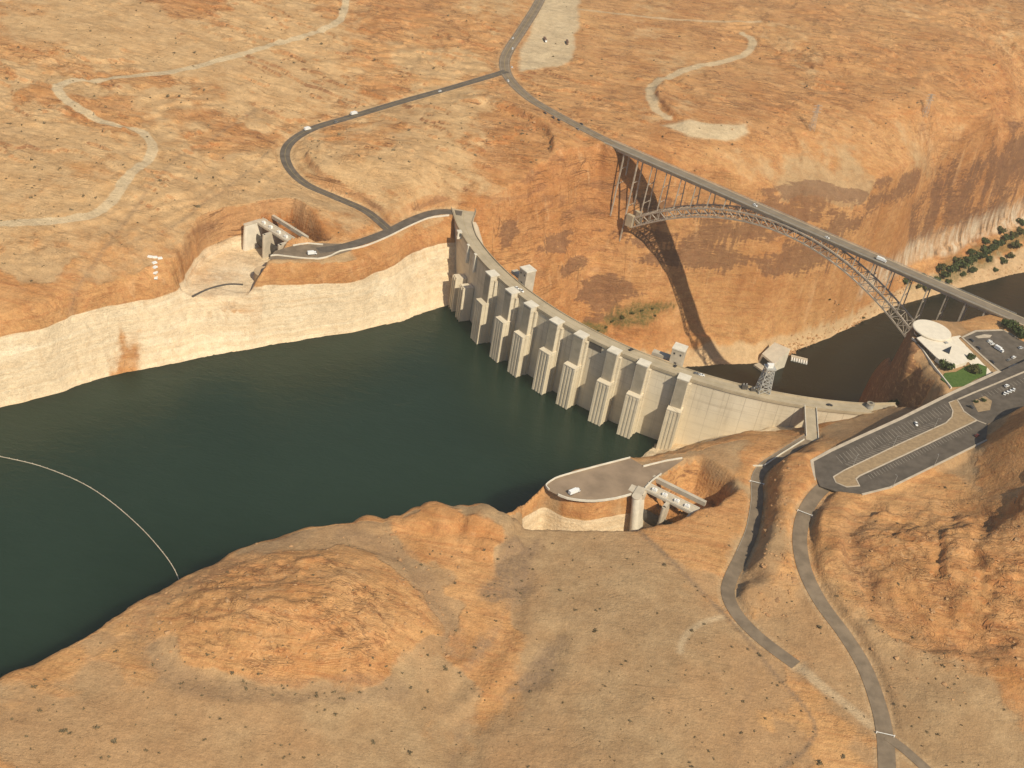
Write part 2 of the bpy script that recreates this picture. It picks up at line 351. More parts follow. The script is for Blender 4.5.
# near spillway: approach channel between platform and foreground, and cut behind the gates
carve(xy([(500,522,-2),(532,499,-1),(548,489,-1),(568,499,-.5),(594,502.5,-.5),(632,495.5,-.5),(650,493,0),(694,509,2),(690,516,2),(660,526,3),(637,531,3),(600,531,2),(560,530,1),(520,530,0)]),
      xy([(506,538,-34),(540,521,-34),(568,529,-34),(600,532,-34),(632,530,-34),(655,522,-34),(690,536,-34),(660,546,-34),(600,545,-34),(540,545,-34)]), -40, ([0,.1,.6,.9,1],[0,.08,.75,.96,1]), 1.2, 52)
carve(xy([(646,488,0),(664,474,0),(680,461,1),(700,456,2),(730,474,4),(737,486,3.5),(714,503,3),(696,511,2)]),
      xy([(660,507,-22),(676,497,-22),(694,483,-22),(703,478,-22),(726,492,-22),(728,500,-22),(716,512,-22),(704,524,-22)]), -26, ([0,.05,.35,.9,1],[0,.14,.84,.97,1]), 1.5, 53)
# rounded outcrops, gullies and rock fins
def domes(L):
    global Z
    for px, py, z, r, hh in L:
        c = U(px, py, z); s = sl(c[0]-r, c[0]+r, c[1]-r, c[1]+r)
        d = np.hypot(XX[s]-c[0]+fbm(XX[s], YY[s], 14, 2, 81)*2.2, (YY[s]-c[1])+fbm(XX[s], YY[s], 14, 2, 82)*2.2)/r
        top = z-8+hh*1.7+8*np.sqrt(np.clip(1-d*d, 0, 1)); Z[s] = np.where(d < 1, np.maximum(Z[s], top), Z[s])
domes([(372,527,3,13,1.5),(398,526,2,11,2.5),(418,524,2,13,4.5),(440,522,2,15,6),(461,520,2,11,5),(480,524,2,14,6.5),(497,530,1,13,6),(507,541,0,11,4),(488,548,0,12,3.5),(468,540,1,12,2.5),(450,538,1,11,2.5),(515,526,0,8,2)])
def gully(L, w, dep, lop=0.0):
    global Z
    P = spline(np.array([U(*p) for p in L]), 5); d, _z = dist_line(P, w*1.6, False, True)
    Z -= dep*smooth(1-(d+fbm(XX, YY, 12, 3, 83)*2)/w)
gully([(556,635,2),(540,672,0),(512,697,-1),(482,712,-2),(464,735,-3),(455,775,-4)], 15, 2.2)
gully([(522,585,0),(510,625,-1),(492,655,-2),(470,676,-3),(440,700,-3)], 11, 1.8)
gully([(120,616,5),(150,660,5),(220,684,4),(330,690,3)], 13, 1.6); gully([(360,548,4),(405,560,4),(436,606,3),(456,650,1)], 11, 2.2)
gully([(870,505,25),(850,535,22),(858,575,18),(880,610,18),(920,640,18),(990,650,20)], 12, 3.0)
gully([(880,560,26),(905,575,29),(930,600,26),(960,620,24)], 9, 1.5); gully([(925,520,35),(945,540,38),(935,570,34)], 8, 1.5); gully([(985,520,40),(975,545,41),(985,580,37),(1010,605,36)], 8, 1.5)
def fin(L, w, k):
    global Z
    P = spline(np.array([U(*p) for p in L]), 3); d, zz = dist_line(P, w, False, True)
    Z = np.where(d < w, np.maximum(Z, zz-k*(d/w)**2+fbm(XX, YY, 9, 3, 84)*1.5), Z)
fin([(920,400,20),(909,391,10),(900,379,0),(893,367,-12),(888,358,-40)], 12, 45); fin([(921,372,24),(917,360,18),(913,352,5),(909,350,-20)], 9, 40)
fin([(938,397,26),(925,398,17),(914,401,11)], 9, 12)
def scarp_line(L, hh, fall=32, w=2.5):
    global Z
    P = spline(np.array([U(*p) for p in L]), 4); best = np.full(XX.shape, fall*1.0); sg = np.zeros(XX.shape)
    for i in range(len(P)-1):
        a, b = P[i], P[i+1]; s = sl(min(a[0], b[0])-fall, max(a[0], b[0])+fall, min(a[1], b[1])-fall, max(a[1], b[1])+fall)
        x = XX[s]-a[0]; y = YY[s]-a[1]; dx, dy = b[0]-a[0], b[1]-a[1]; t_ = np.clip((x*dx+y*dy)/(dx*dx+dy*dy+1e-9), 0, 1)
        q = np.hypot(x-t_*dx, y-t_*dy); m = q < best[s]; sg[s] = np.where(m, np.sign(x*dy-y*dx), sg[s]); best[s] = np.where(m, q, best[s])
    endf = np.minimum(np.hypot(XX-P[0][0], YY-P[0][1]), np.hypot(XX-P[-1][0], YY-P[-1][1]))
    sd_ = best*sg+fbm(XX, YY, 9, 3, 85)*1.6
    Z += np.where(best < fall, hh*smooth(sd_/w)*(1-best/fall)*smooth(endf/14), 0)
scarp_line([(676,124,44),(662,109,47),(654,96,50),(656,82,53)], 6.5)
scarp_line([(549,156,33),(548,138,36),(532,124,38),(506,113,39),(484,106,40)], 8, 40)
scarp_line([(352,196,7),(328,188,9),(312,174,13),(306,160,16),(310,147,19)], 5.5, 26)
scarp_line([(748,580,4),(755,565,5),(763,543,6),(768,521,7),(771,498,7),(774,480,6),(781,467,5),(795,458,4)], 8.5, 34, 1.8); scarp_line([(814,556,14),(812,538,15),(815,518,16),(823,507,17)], 4.0, 22, 1.8); scarp_line([(1001,524,40),(1008,514,42),(1014,503,44),(1018,496,45)], 6.5, 34, 1.8)
scarp_line([(820,60,60),(850,66,58),(890,74,56)], 3.5); scarp_line([(1000,120,40),(960,112,44),(900,118,42)], 3.0); scarp_line([(790,52,62),(830,62,60),(850,68,58)], 4)
scarp_line([(800,145,38),(794,135,42),(786,128,44)], 4.5, 24); scarp_line([(860,610,20),(880,622,19),(905,640,20),(935,648,20)], 4, 26); scarp_line([(852,560,22),(868,590,22),(890,612,21)], 3.5, 26)
scarp_line([(945,600,25),(938,570,30),(940,540,35),(952,522,38)], 4.5, 26); scarp_line([(985,600,35),(978,560,39),(968,540,40)], 3.5, 24)
scarp_line([(400,640,4),(330,652,10),(260,650,11),(205,640,10)], 1.4, 26); scarp_line([(380,590,12),(320,612,16),(260,614,16),(215,606,13)], 1.4, 22); scarp_line([(350,560,14),(300,574,16),(255,580,14)], 1.2, 22)
# ---------------------------------------------------------------- car parks and visitor centre terrace
LOT_MAIN = [(813,459),(830,452),(860,438),(900,420),(938,401),(948,397),(952,402),(950,413),(954,420),(942,428),(905,443),(870,458),(840,471),(832,479),(838,488),(860,492),(890,486),(930,467),(982,441),(985,432),(984,424),(1010,408),(1040,398),(1040,362),(1015,372),(990,382),(952,398)]
def pln(px, py):
    "height of the sloping car park plane"
    return 18.0+(px-815)*0.125
def LP(px, py): return U(px, py, pln(px, py))
LOT_OUT = [LP(*p) for p in ((812,461),(830,451),(860,437),(900,419),(940,399),(951,393),(985,378),(1020,363),(1050,350),(1050,400),(1012,412),(988,424),(986,440),(930,468),(890,487),(862,494),(836,491),(820,486),(815,475))]
LOT_VC = [U(*p, 37.5) for p in ((962,338),(975,331),(1003,329),(1030,345),(1050,360),(1000,377))]
VC_T = [U(*p, 36.5) for p in ((906,352),(910,325),(925,318),(950,322),(966,334),(1000,376),(952,393),(944,388))]
def flat_plane(poly, fz, blend):
    global Z
    i = inside(poly); d = dist_line(poly, blend+1, True)
    w = np.where(i, 1, smooth(1-d/blend)); Z = Z*(1-w)+fz*w
lp = np.array(LOT_OUT); cf = np.linalg.lstsq(np.c_[lp[:, 0], lp[:, 1], np.ones(len(lp))], lp[:, 2], rcond=None)[0]
def lotz(x, y): return cf[0]*x+cf[1]*y+cf[2]
flat_plane(np.array(VC_T)[:, :2], 36.3, 3)
flat_plane(np.array(LOT_OUT)[:, :2], lotz(XX, YY)-0.2, 6)
flat_plane(np.array(LOT_VC)[:, :2], 37.3, 4)
# weather the sheer cut faces a little (the grid cannot hold a perfectly vertical face)
gy, gx = np.gradient(Z, GY, GX); wm = smooth((np.hypot(gx, gy)-1.6)/1.5)
for _ in range(2):
    B = Z.copy(); B[1:-1, 1:-1] = (Z[1:-1, 1:-1]*4+2*(Z[:-2, 1:-1]+Z[2:, 1:-1]+Z[1:-1, :-2]+Z[1:-1, 2:])+Z[:-2, :-2]+Z[:-2, 2:]+Z[2:, :-2]+Z[2:, 2:])/16
    w2 = np.maximum.reduce([wm, np.roll(wm, 1, 0), np.roll(wm, -1, 0), np.roll(wm, 1, 1), np.roll(wm, -1, 1)])
    Z = Z*(1-w2)+B*w2
# roads pressed into the land
road_d = np.full((NY, NX), 40.0)
for k, (P, w) in ROADS.items():
    d, zz = dist_line(P, w/2+10, False, True)
    bl = {'low': (0.8, 2.6), 'main': (1.6, 4.0), 'east': (1.5, 4.5)}.get(k, (1.8, 6.5)); wgt_ = smooth(1-(d-w/2-bl[0])/bl[1])
    ok = ~(in_flr)
    Z = np.where(ok, Z*(1-wgt_)+(zz-0.22)*wgt_, Z)
    road_d = np.minimum(road_d, np.maximum(d-w/2, 0))
# keep bridge abutments solid
def H(x, y):
    x = np.atleast_1d(np.asarray(x, float)); y = np.atleast_1d(np.asarray(y, float))
    i = np.clip(np.searchsorted(GX, x)-1, 0, NX-2); j = np.clip(np.searchsorted(GY, y)-1, 0, NY-2)
    fx = np.clip((x-GX[i])/(GX[i+1]-GX[i]), 0, 1); fy = np.clip((y-GY[j])/(GY[j+1]-GY[j]), 0, 1)
    return (Z[j, i]*(1-fx)+Z[j, i+1]*fx)*(1-fy)+(Z[j+1, i]*(1-fx)+Z[j+1, i+1]*fx)*fy
def h(x, y): return float(H(x, y)[0])
_zs = np.linspace(110, -190, 900)
def T(px, py, water=True):
    "survey: first ground (or water) point seen in that direction"
    d = ray(px, py); ts = (_zs-CAM_H)/d[2]; Q = CO[None]+d[None]*ts[:, None]
    hh = H(Q[:, 0], Q[:, 1]); under = Q[:, 2] <= hh
    i = int(np.argmax(under)) if under.any() else 899
    if i == 0: return Q[0]
    a, b = Q[i-1], Q[i]; ga = a[2]-hh[i-1]; gb = b[2]-hh[i]; f = ga/(ga-gb+1e-9)
    return a+(b-a)*f
def ridge_T(L, w, hh, seed=87):
    global Z
    P = spline(np.array([T(*p) for p in L]), 3); d = dist_line(P, w*2.2); Z = Z+hh*np.exp(-(np.clip(d+fbm(XX, YY, 8, 3, seed)*2, 0, 99)/w)**2)*(d < w*2.15)
ridge_T([(916,401),(906,391),(899,379),(893,367)], 6, 9); ridge_T([(924,398),(916,386),(909,372)], 7, -20); ridge_T([(900,403),(890,393),(884,382)], 6, -16)
# ---------------------------------------------------------------- land cover masks (surface cover, plus shade painted into the spillway cuts)
def tl(L): return np.array([T(*p) for p in L])
def blot(L, soft=14.0, nz=10.0, seed=60, n=24):
    P = tl(L)[:, :2]; i = inside(P); d = dist_line(P, soft*3, True); s_d = np.where(i, d, -d)
    return smooth((s_d+fbm(XX, YY, n, 4, seed)*nz)/soft+0.5)
def trail(L, w, seed=61, soft=2.5):
    P = spline(tl(L)[:, :2], 5); d = dist_line(P, w+10)
    return smooth((w/2+fbm(XX, YY, 15, 3, seed)*w*0.12-d)/soft+0.5)
sand = np.zeros((NY, NX)); track = np.zeros((NY, NX)); varn_shade = np.zeros((NY, NX)); green = np.zeros((NY, NX)); dark = np.zeros((NY, NX))
near = 1-far
fg = near*smooth((0.25+fbm(XX, YY, 70, 4, 62)*0.55)*1.6+0.25)
sand = np.maximum(sand, fg*0.85*(1-rock_near*0.9))
farleft = far*smooth((150-XX-(YY-1000)*0.1)/250)
sand = np.maximum(sand, farleft*smooth((0.25+fbm(XX, YY, 120, 5, 68)*0.6)*1.5+0.25)*0.8)
sand = np.maximum(sand, far*(1-farleft)*smooth((fbm(XX, YY, 90, 5, 69)-0.05)*1.6)*0.42)
for L in ([(0,105),(60,120),(110,135),(80,150),(20,190),(0,195)], [(0,60),(50,65),(110,88),(140,92),(90,105),(60,95),(0,75)], [(230,80),(290,75),(300,110),(270,140),(230,125),(215,100)],
          [(0,245),(70,250),(80,262),(60,285),(0,300)], [(190,85),(130,95),(150,102),(190,92)], [(420,165),(470,172),(440,195),(370,190)], [(200,10),(300,5),(300,18),(230,22)],
          [(0,60),(30,55),(55,70),(50,80),(0,100)]):
    sand = np.maximum(sand, blot(L, 22, 14)*0.75)
for L in ([(340,540),(395,548),(432,595),(455,640),(460,700),(420,760),(300,765),(240,720),(330,690),(400,660),(420,630)], [(540,535),(640,532),(720,600),(780,680),(740,768),(520,768),(560,680),(520,620)]):
    sand = np.maximum(sand, blot(L, 30, 16))
for L in ([(660,125),(680,122),(745,124),(750,133),(735,141),(690,138)], [(545,-5),(580,-5),(577,30),(570,62),(520,72),(518,55),(528,35)]):
    track = np.maximum(track, blot(L, 10, 3)*0.72)
track = np.maximum(track, trail([(346,-14),(343,15),(325,28),(290,40),(240,55),(180,70),(120,77),(75,80),(58,86),(62,96),(85,112),(115,125),(140,132),(152,145),(148,160),(130,175),(117,192),(105,208),(85,217),(40,222),(0,224),(-40,226)], 8.5))
for L, w, k in (([(796,665),(820,685),(840,700),(870,724)], 7.5, .42), ([(668,118),(655,108),(650,92),(660,78),(690,69),(730,60),(750,50),(752,40),(742,34)], 11, .6), ([(570,8),(620,14),(680,20),(760,22)], 7, .45),
             ([(70,320),(100,255),(130,215),(150,185),(175,160),(210,140),(255,110)], 4, .25), ([(640,532),(690,580),(735,628),(770,672),(815,727),(780,768)], 2.2, .5),
             ([(345,535),(385,545),(412,565),(432,600),(452,632),(455,650)], 11, .8), ([(300,535),(240,560),(170,595),(140,625),(150,660),(200,688),(260,690),(330,690),(400,690)], 11, .7),
             ([(680,652),(684,638),(700,624),(722,617)], 4.0, .4), ([(860,520),(850,560),(870,600),(905,640),(960,655),(1024,650)], 16, .35), ([(760,650),(745,700),(735,768)], 3, .3)):
    track = np.maximum(track, trail(L, w, 63, 4)*k*(1 if k in (.6, .45, .42, .4) else 0)); dark = np.maximum(dark, trail(L, w*1.2, 63, 5)*(0.5 if k in (.8, .7) else 0.3 if k < .6 and k != .45 else 0))
dark = np.maximum(dark, trail([(640,532),(690,580),(735,625),(770,668),(815,728),(780,770)], 3.0, 63, 1.6)*1.0)
dark = np.maximum(dark, trail([(70,322),(100,255),(130,215),(150,185),(172,163),(210,140),(255,110)], 3.5, 63, 3)*0.6); dark = np.maximum(dark, trail([(270,150),(225,190),(180,222),(140,240)], 2.5, 63, 2)*0.6)
for L in ([(520,590),(500,640),(470,668),(462,672),(490,630),(505,600)], [(560,640),(545,680),(500,705),(470,730),(455,768),(445,768),(455,720),(500,690),(530,660)], [(505,545),(540,540),(530,590),(500,600),(480,590)]):
    dark = np.maximum(dark, blot(L, 9, 7, 64)*1.0)
for L in ([(640,165),(690,185),(700,205),(665,250),(640,215)],):
    varn_shade = np.maximum(varn_shade, blot(L, 16, 12, 65)*0.15)
ALONG = (XX+YY)/math.sqrt(2)
def wall_blobs(L, dst, seed):
    for px, py, ra, rz in L:
        c = T(px, py); s0 = (c[0]+c[1])/math.sqrt(2); rr = max(ra, 30)+40
        s = sl(c[0]-rr, c[0]+rr, c[1]-rr, c[1]+rr)
        u = (ALONG[s]-s0)/ra; v = (Z[s]-c[2])/rz
        q = 1.25-np.hypot(u, v)+fbm(ALONG[s]*0.45, Z[s]*2.4+ALONG[s]*0.25, 24, 5, seed)*1.0
        dst[s] = np.maximum(dst[s], smooth(q*1.6))
wall_blobs([(690,255,42,13),(735,232,42,12),(800,255,38,15),(830,190,70,7),(900,192,70,8),(965,172,60,8),(1003,172,16,42),(985,192,12,36),(930,215,14,28),(555,245,22,10),(600,300,18,16),(572,268,20,8),(510,235,10,9),(650,240,22,7),(845,225,30,9),(612,285,22,12),(760,208,50,6),(1018,185,12,40),(700,205,40,6),(640,200,16,9)], varn_shade, 66)
varn_shade = np.maximum(varn_shade, smooth((TCAN-0.02)/0.03)*smooth((0.26-TCAN)/0.08)*smooth((XX-225)/40)*downstr*(YY-XX > 690)*smooth(0.62+fbm(ALONG, Z*1.5, 60, 4, 88)*0.9))
varn_shade = np.maximum(varn_shade, 0.7*far*smooth((TCAN < .01)*1.0)*smooth((40-Z)/14)*smooth((XX-215)/40)*(YY-XX > 700)*smooth((fbm(XX*0.8+YY*.5, YY-XX*.7, 46, 4, 89)-0.12)*2.4))
varn_shade = np.maximum(varn_shade, 0.85*downstr*(YY-XX < 690)*smooth((TCAN-0.03)/0.08))
wall_blobs([(596,328,15,5),(615,320,18,6),(636,312,20,6),(655,310,16,4)], green, 67)
talus_m = np.where(downstr & (TCAN > 0.5) & (YY-XX > 690), smooth((-163+fbm(XX, YY, 18, 3, 86)*5-Z)/6), 0); track = np.maximum(track, talus_m*0.45)
# pale mineral-stained lower wall and the talus above the far river bank
seep = np.where((TCAN > 0.05) & downstr & (YY-XX > 690) & (XX > 395), smooth((Z+150)/6)*smooth((-112-Z)/8), 0.0)
# water-level ring
ringtop = -12.0+fbm(XX, YY, 120, 3, 71)*4.5-7.0*smooth((XX+260)/120)*smooth((20-XX)/40)-6.0*smooth((XX-5)/30)
ring = np.where(~downstr & (in_rim | in_flr | (YY < 700) & (XX > -15) | (XX < -100) & (YY < 1000)), 1.0, 0.0)
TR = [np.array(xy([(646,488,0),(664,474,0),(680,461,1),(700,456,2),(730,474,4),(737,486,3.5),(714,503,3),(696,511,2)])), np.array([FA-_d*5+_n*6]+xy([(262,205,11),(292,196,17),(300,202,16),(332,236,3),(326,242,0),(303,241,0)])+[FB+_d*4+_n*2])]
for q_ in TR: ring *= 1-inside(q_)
ring *= 1-0.68*blot([(117,322),(140,325),(143,360),(138,392),(106,392),(118,352)], 16, 8, 72)
orange = blot([(165,600),(200,580),(280,556),(350,545),(395,565),(425,600),(432,630),(390,650),(330,668),(250,670),(190,655),(150,625)], 10, 7, 73)
sand *= 1-0.95*orange; track *= 1-orange
sand *= 1-0.9*blot([(380,518),(450,508),(510,520),(515,545),(500,570),(510,640),(495,650),(470,640),(455,600),(430,560),(400,545)], 12, 8, 74)
sand *= 1-0.8*blot([(870,520),(960,500),(1030,520),(1030,640),(960,640),(900,620),(860,560)], 16, 12, 75)
sand = np.maximum(sand, 0.9*near*blot([(640,560),(760,640),(800,760),(500,775),(560,690),(560,600)], 40, 20, 76))
for q_ in TR: sand *= 1-inside(q_); varn_shade = np.maximum(varn_shade, 0.42*inside(q_))  # shade on the cut walls painted in as dark colour
ring *= 1-0.45*inside(np.array(xy([(168,292,-20),(176,262,2),(186,238,9),(205,218,12),(235,208,12),(262,214,6),(272,245,0),(262,300,-22)])))
green = np.maximum(green, 0.75*blot([(905,285),(940,270),(985,245),(1024,225),(1030,240),(990,262),(945,283),(915,292)], 8, 6, 79))
sand *= 1-0.85*blot([(985,440),(1005,425),(1040,400),(1060,470),(1000,490),(975,470)], 10, 6, 78)
m_ = np.clip(track*1.6, 0, 1)*(TCAN < 0.02)
for _ in range(8):
    B = Z.copy(); B[1:-1, 1:-1] = (Z[1:-1, 1:-1]*4+2*(Z[:-2, 1:-1]+Z[2:, 1:-1]+Z[1:-1, :-2]+Z[1:-1, 2:])+Z[:-2, :-2]+Z[:-2, 2:]+Z[2:, :-2]+Z[2:, 2:])/16
    Z = Z*(1-m_)+B*m_
# near shore: far less of it shows white
sand *= (1-smooth((TCAN-0.02)*20))
road_sh = smooth(1-road_d/5.0)*0.32*smooth((road_d-0.01)*3)
track = np.maximum(track, road_sh)

# ---------------------------------------------------------------- ground mesh
me = bpy.data.meshes.new('ground')
nv = NX*NY; me.vertices.add(nv)
me.vertices.foreach_set('co', np.stack([XX, YY, Z], -1).astype(np.float32).ravel())
idx = np.arange(nv).reshape(NY, NX)
q = np.stack([idx[:-1, :-1], idx[:-1, 1:], idx[1:, 1:], idx[1:, :-1]], -1).reshape(-1, 4)
nf = len(q); me.loops.add(nf*4); me.polygons.add(nf)
me.loops.foreach_set('vertex_index', q.ravel().astype(np.int32))
me.polygons.foreach_set('loop_start', np.arange(0, nf*4, 4, dtype=np.int32))
try: me.polygons.foreach_set('loop_total', np.full(nf, 4, np.int32))
except Exception: pass
me.polygons.foreach_set('use_smooth', np.ones(nf, bool))
me.update(calc_edges=True)
for nm, arr in (('sand', sand), ('track', track), ('varnish_shade', varn_shade), ('ring', ring), ('green', green), ('gravel', dark), ('seep', seep), ('ringtop', (ringtop+60)/60), ('far', np.maximum(far, rock_near*0.8))):
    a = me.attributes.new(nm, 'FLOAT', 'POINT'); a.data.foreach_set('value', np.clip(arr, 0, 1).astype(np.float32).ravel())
ground = bpy.data.objects.new('ground', me); COL.objects.link(ground)
tag(ground, 'orange sandstone desert ground cut by the canyon, with a pale band above the lake', 'ground', None, 'structure')
# ---------------------------------------------------------------- material helpers
class NT:
    def __init__(s, name, rough=0.9, spec=0.3):
        s.m = bpy.data.materials.new(name); s.m.use_nodes = True; s.t = s.m.node_tree
        s.b = s.t.nodes['Principled BSDF']; s.b.inputs['Roughness'].default_value = rough
        s.b.inputs['Specular IOR Level'].default_value = spec
        s.pos = s.t.nodes.new('ShaderNodeNewGeometry').outputs['Position']
        s.obj = s.t.nodes.new('ShaderNodeTexCoord').outputs['Object']
    def _in(s, sock, v):
        if v is None: return
        if isinstance(v, bpy.types.NodeSocket): s.t.links.new(v, sock)
        elif isinstance(v, (tuple, list)) and len(v) == 3 and sock.type == 'RGBA': sock.default_value = (*v, 1)
        else: sock.default_value = v
    def map(s, scale=(1, 1, 1), rot=(0, 0, 0), src=None):
        n = s.t.nodes.new('ShaderNodeMapping'); s._in(n.inputs['Vector'], src or s.pos)
        n.inputs['Scale'].default_value = scale; n.inputs['Rotation'].default_value = rot; return n.outputs[0]
    def noise(s, vec, scale=1.0, detail=4, rough=0.55, dist=0.0):
        n = s.t.nodes.new('ShaderNodeTexNoise'); s._in(n.inputs['Vector'], vec); n.inputs['Scale'].default_value = scale
        n.inputs['Detail'].default_value = detail; n.inputs['Roughness'].default_value = rough; n.inputs['Distortion'].default_value = dist
        return n.outputs['Fac']
    def voro(s, vec, scale=1.0, feat='F1', out='Distance'):
        n = s.t.nodes.new('ShaderNodeTexVoronoi'); n.feature = feat; s._in(n.inputs['Vector'], vec); n.inputs['Scale'].default_value = scale
        return n.outputs[out]
    def ramp(s, f, a, b, va=0.0, vb=1.0):
        n = s.t.nodes.new('ShaderNodeMapRange'); n.interpolation_type = 'SMOOTHSTEP'; s._in(n.inputs[0], f)
        n.inputs[1].default_value = a; n.inputs[2].default_value = b; n.inputs[3].default_value = va; n.inputs[4].default_value = vb
        return n.outputs[0]
    def math(s, op, a, b=None):
        n = s.t.nodes.new('ShaderNodeMath'); n.operation = op; s._in(n.inputs[0], a); s._in(n.inputs[1], b); return n.outputs[0]
    def mul(s, a, b): return s.math('MULTIPLY', a, b)
    def mix(s, f, a, b, mode='MIX'):
        n = s.t.nodes.new('ShaderNodeMix'); n.data_type = 'RGBA'; n.blend_type = mode
        s._in(n.inputs[0], f); s._in(n.inputs[6], a); s._in(n.inputs[7], b); return n.outputs[2]
    def attr(s, name):
        n = s.t.nodes.new('ShaderNodeAttribute'); n.attribute_name = name; return n.outputs['Fac']
    def sep(s, v):
        n = s.t.nodes.new('ShaderNodeSeparateXYZ'); s._in(n.inputs[0], v); return n.outputs
    def bump(s, hgt, strength=0.5, dist=1.0):
        n = s.t.nodes.new('ShaderNodeBump'); s._in(n.inputs['Height'], hgt); n.inputs['Strength'].default_value = strength
        n.inputs['Distance'].default_value = dist; s.t.links.new(n.outputs[0], s.b.inputs['Normal'])
    def color(s, c): s._in(s.b.inputs['Base Color'], c); return s.m
def simple(name, c, rough=0.8, var=0.12, scale=0.5, metal=0.0, spec=0.3):
    t = NT(name, rough, spec); t.b.inputs['Metallic'].default_value = metal
    n = t.noise(t.map(src=t.obj), scale, 4, 0.6)
    k = t.ramp(n, 0.3, 0.7)
    return t.color(t.mix(k, tuple(x*(1-var) for x in c), tuple(min(1, x*(1+var)) for x in c)))

# ---------------------------------------------------------------- ground material
def ground_mat():
    t = NT('desert_sandstone', 0.95, 0.15); P = t.pos
    big = t.noise(P, 0.008, 5, 0.6); mid = t.noise(P, 0.045, 6, 0.65); fine = t.noise(P, 0.35, 5, 0.7)
    xb = t.noise(t.map((0.018, 0.22, 0.30), (0.25, 0.1, 0.55)), 1.0, 6, 0.62, 0.6)     # cross bedding
    strata = t.noise(t.map((0.006, 0.006, 0.34)), 1.0, 6, 0.65, 0.25)                   # level beds
    streak = t.noise(t.map((0.10, 0.10, 0.007)), 1.0, 4, 0.6, 0.4)                          # runs down the walls
    nrm = t.t.nodes.new('ShaderNodeNewGeometry').outputs['True Normal']
    steep = t.ramp(t.sep(nrm)[2], 0.80, 0.45)
    zc = t.sep(P)[2]
    rock = t.mix(t.ramp(big, 0.32, 0.68), (0.425, 0.196, 0.068), (0.555, 0.315, 0.132))
    rock = t.mix(t.ramp(mid, 0.35, 0.72), rock, t.mix(0.5, rock, (0.66, 0.37, 0.165)))
    rock = t.mix(t.mul(t.ramp(xb, 0.42, 0.70), 0.50), rock, (0.37, 0.135, 0.048))
    rock = t.mix(t.mul(t.ramp(xb, 0.40, 0.25), 0.45), rock, (0.66, 0.38, 0.17))
    rock = t.mix(t.mul(t.ramp(strata, 0.50, 0.66), t.mul(steep, 0.30)), rock, (0.38, 0.155, 0.06))
    # thin dark cracks and weathering along the beds, ledge shadows painted in as dashes
    cr = t.math('ABSOLUTE', t.math('SUBTRACT', t.noise(t.map((0.02, 0.085, 0.085), (0.1, 0.2, 0.42)), 1.0, 5, 0.6, 0.8), 0.5))
    crm = t.mul(t.ramp(cr, 0.018, 0.003), t.ramp(t.noise(P, 0.03, 3), 0.46, 0.58))
    crm = t.mul(crm, t.math('MAXIMUM', t.mul(t.attr('far'), 0.8), 0.35))
    rock = t.mix(t.mul(crm, 0.85), rock, (0.13, 0.055, 0.028))
    cr2 = t.math('ABSOLUTE', t.math('SUBTRACT', t.noise(t.map((0.011, 0.10, 0.10), (0.05, 0.1, -0.12)), 1.0, 6, 0.62, 0.5), 0.5))
    rock = t.mix(t.mul(t.mul(t.ramp(cr2, 0.016, 0.003), t.ramp(t.noise(P, 0.025, 4, 0.6), 0.50, 0.60)), t.mul(t.attr('far'), 0.8)), rock, (0.15, 0.065, 0.032))
    cr3 = t.math('ABSOLUTE', t.math('SUBTRACT', t.noise(t.map((0.045, 0.15, 0.15), (0.15, 0.05, 0.25)), 1.0, 5, 0.6, 0.7), 0.5))
    cm3 = t.mul(t.ramp(cr3, 0.016, 0.003), t.mul(t.ramp(t.noise(P, 0.06, 3, 0.6), 0.48, 0.60), t.attr('far')))
    rock = t.mix(t.mul(cm3, 0.6), rock, (0.17, 0.075, 0.036))
    # contour lines of the wavy cross-beds
    wv = t.noise(t.map((0.016, 0.030, 0.05), (0.2, 0.1, 0.3)), 1.0, 3, 0.5, 1.2)
    wl = t.math('ABSOLUTE', t.math('SUBTRACT', t.math('FRACT', t.mul(wv, 26.0)), 0.5))
    wm = t.mul(t.ramp(wl, 0.16, 0.03), t.mul(t.ramp(t.noise(P, 0.035, 3), 0.42, 0.6), t.attr('far')))
    rock = t.mix(t.mul(wm, 0.42), rock, (0.27, 0.12, 0.055))
    wl2 = t.mul(t.ramp(wl, 0.36, 0.47), t.mul(t.ramp(t.noise(P, 0.05, 3), 0.45, 0.6), t.attr('far')))
    rock = t.mix(t.mul(wl2, 0.35), rock, (0.66, 0.43, 0.23))
    # sandy gravel and tracks
    sf = t.attr('sand'); s_n = t.ramp(t.math('ADD', sf, t.mul(t.math('SUBTRACT', mid, 0.5), 0.9)), 0.30, 0.66)
    sandc = t.mix(t.ramp(mid, 0.35, 0.65), (0.345, 0.225, 0.118), (0.415, 0.285, 0.155))
    sandc = t.mix(t.ramp(big, 0.42, 0.6), sandc, t.mix(0.45, sandc, (0.44, 0.24, 0.11)))
    sandc = t.mix(t.attr('far'), sandc, t.mix(t.ramp(mid, 0.35, 0.65), (0.52, 0.325, 0.155), (0.60, 0.40, 0.205)))
    c = t.mix(t.mul(s_n, 0.9), rock, sandc)
    gr = t.attr('gravel'); c = t.mix(t.mul(gr, t.ramp(fine, 0.35, 0.6, 0.45, 0.85)), c, (0.25, 0.165, 0.10))
    # canyon walls: fresher, deeper orange stone, upright joints, bedding planes with under-ledge shadow painted in
    c = t.mix(t.mul(t.mul(steep, t.attr('far')), 0.45), c, (0.44, 0.165, 0.052))
    bl_ = t.math('ABSOLUTE', t.math('SUBTRACT', t.noise(t.map((0.007, 0.007, 0.085), (0.06, 0.04, 0)), 1.0, 4, 0.55, 0.3), 0.5))
    bm_ = t.mul(t.ramp(bl_, 0.012, 0.003), t.mul(t.ramp(t.noise(P, 0.02, 3, 0.6), 0.44, 0.56), steep))
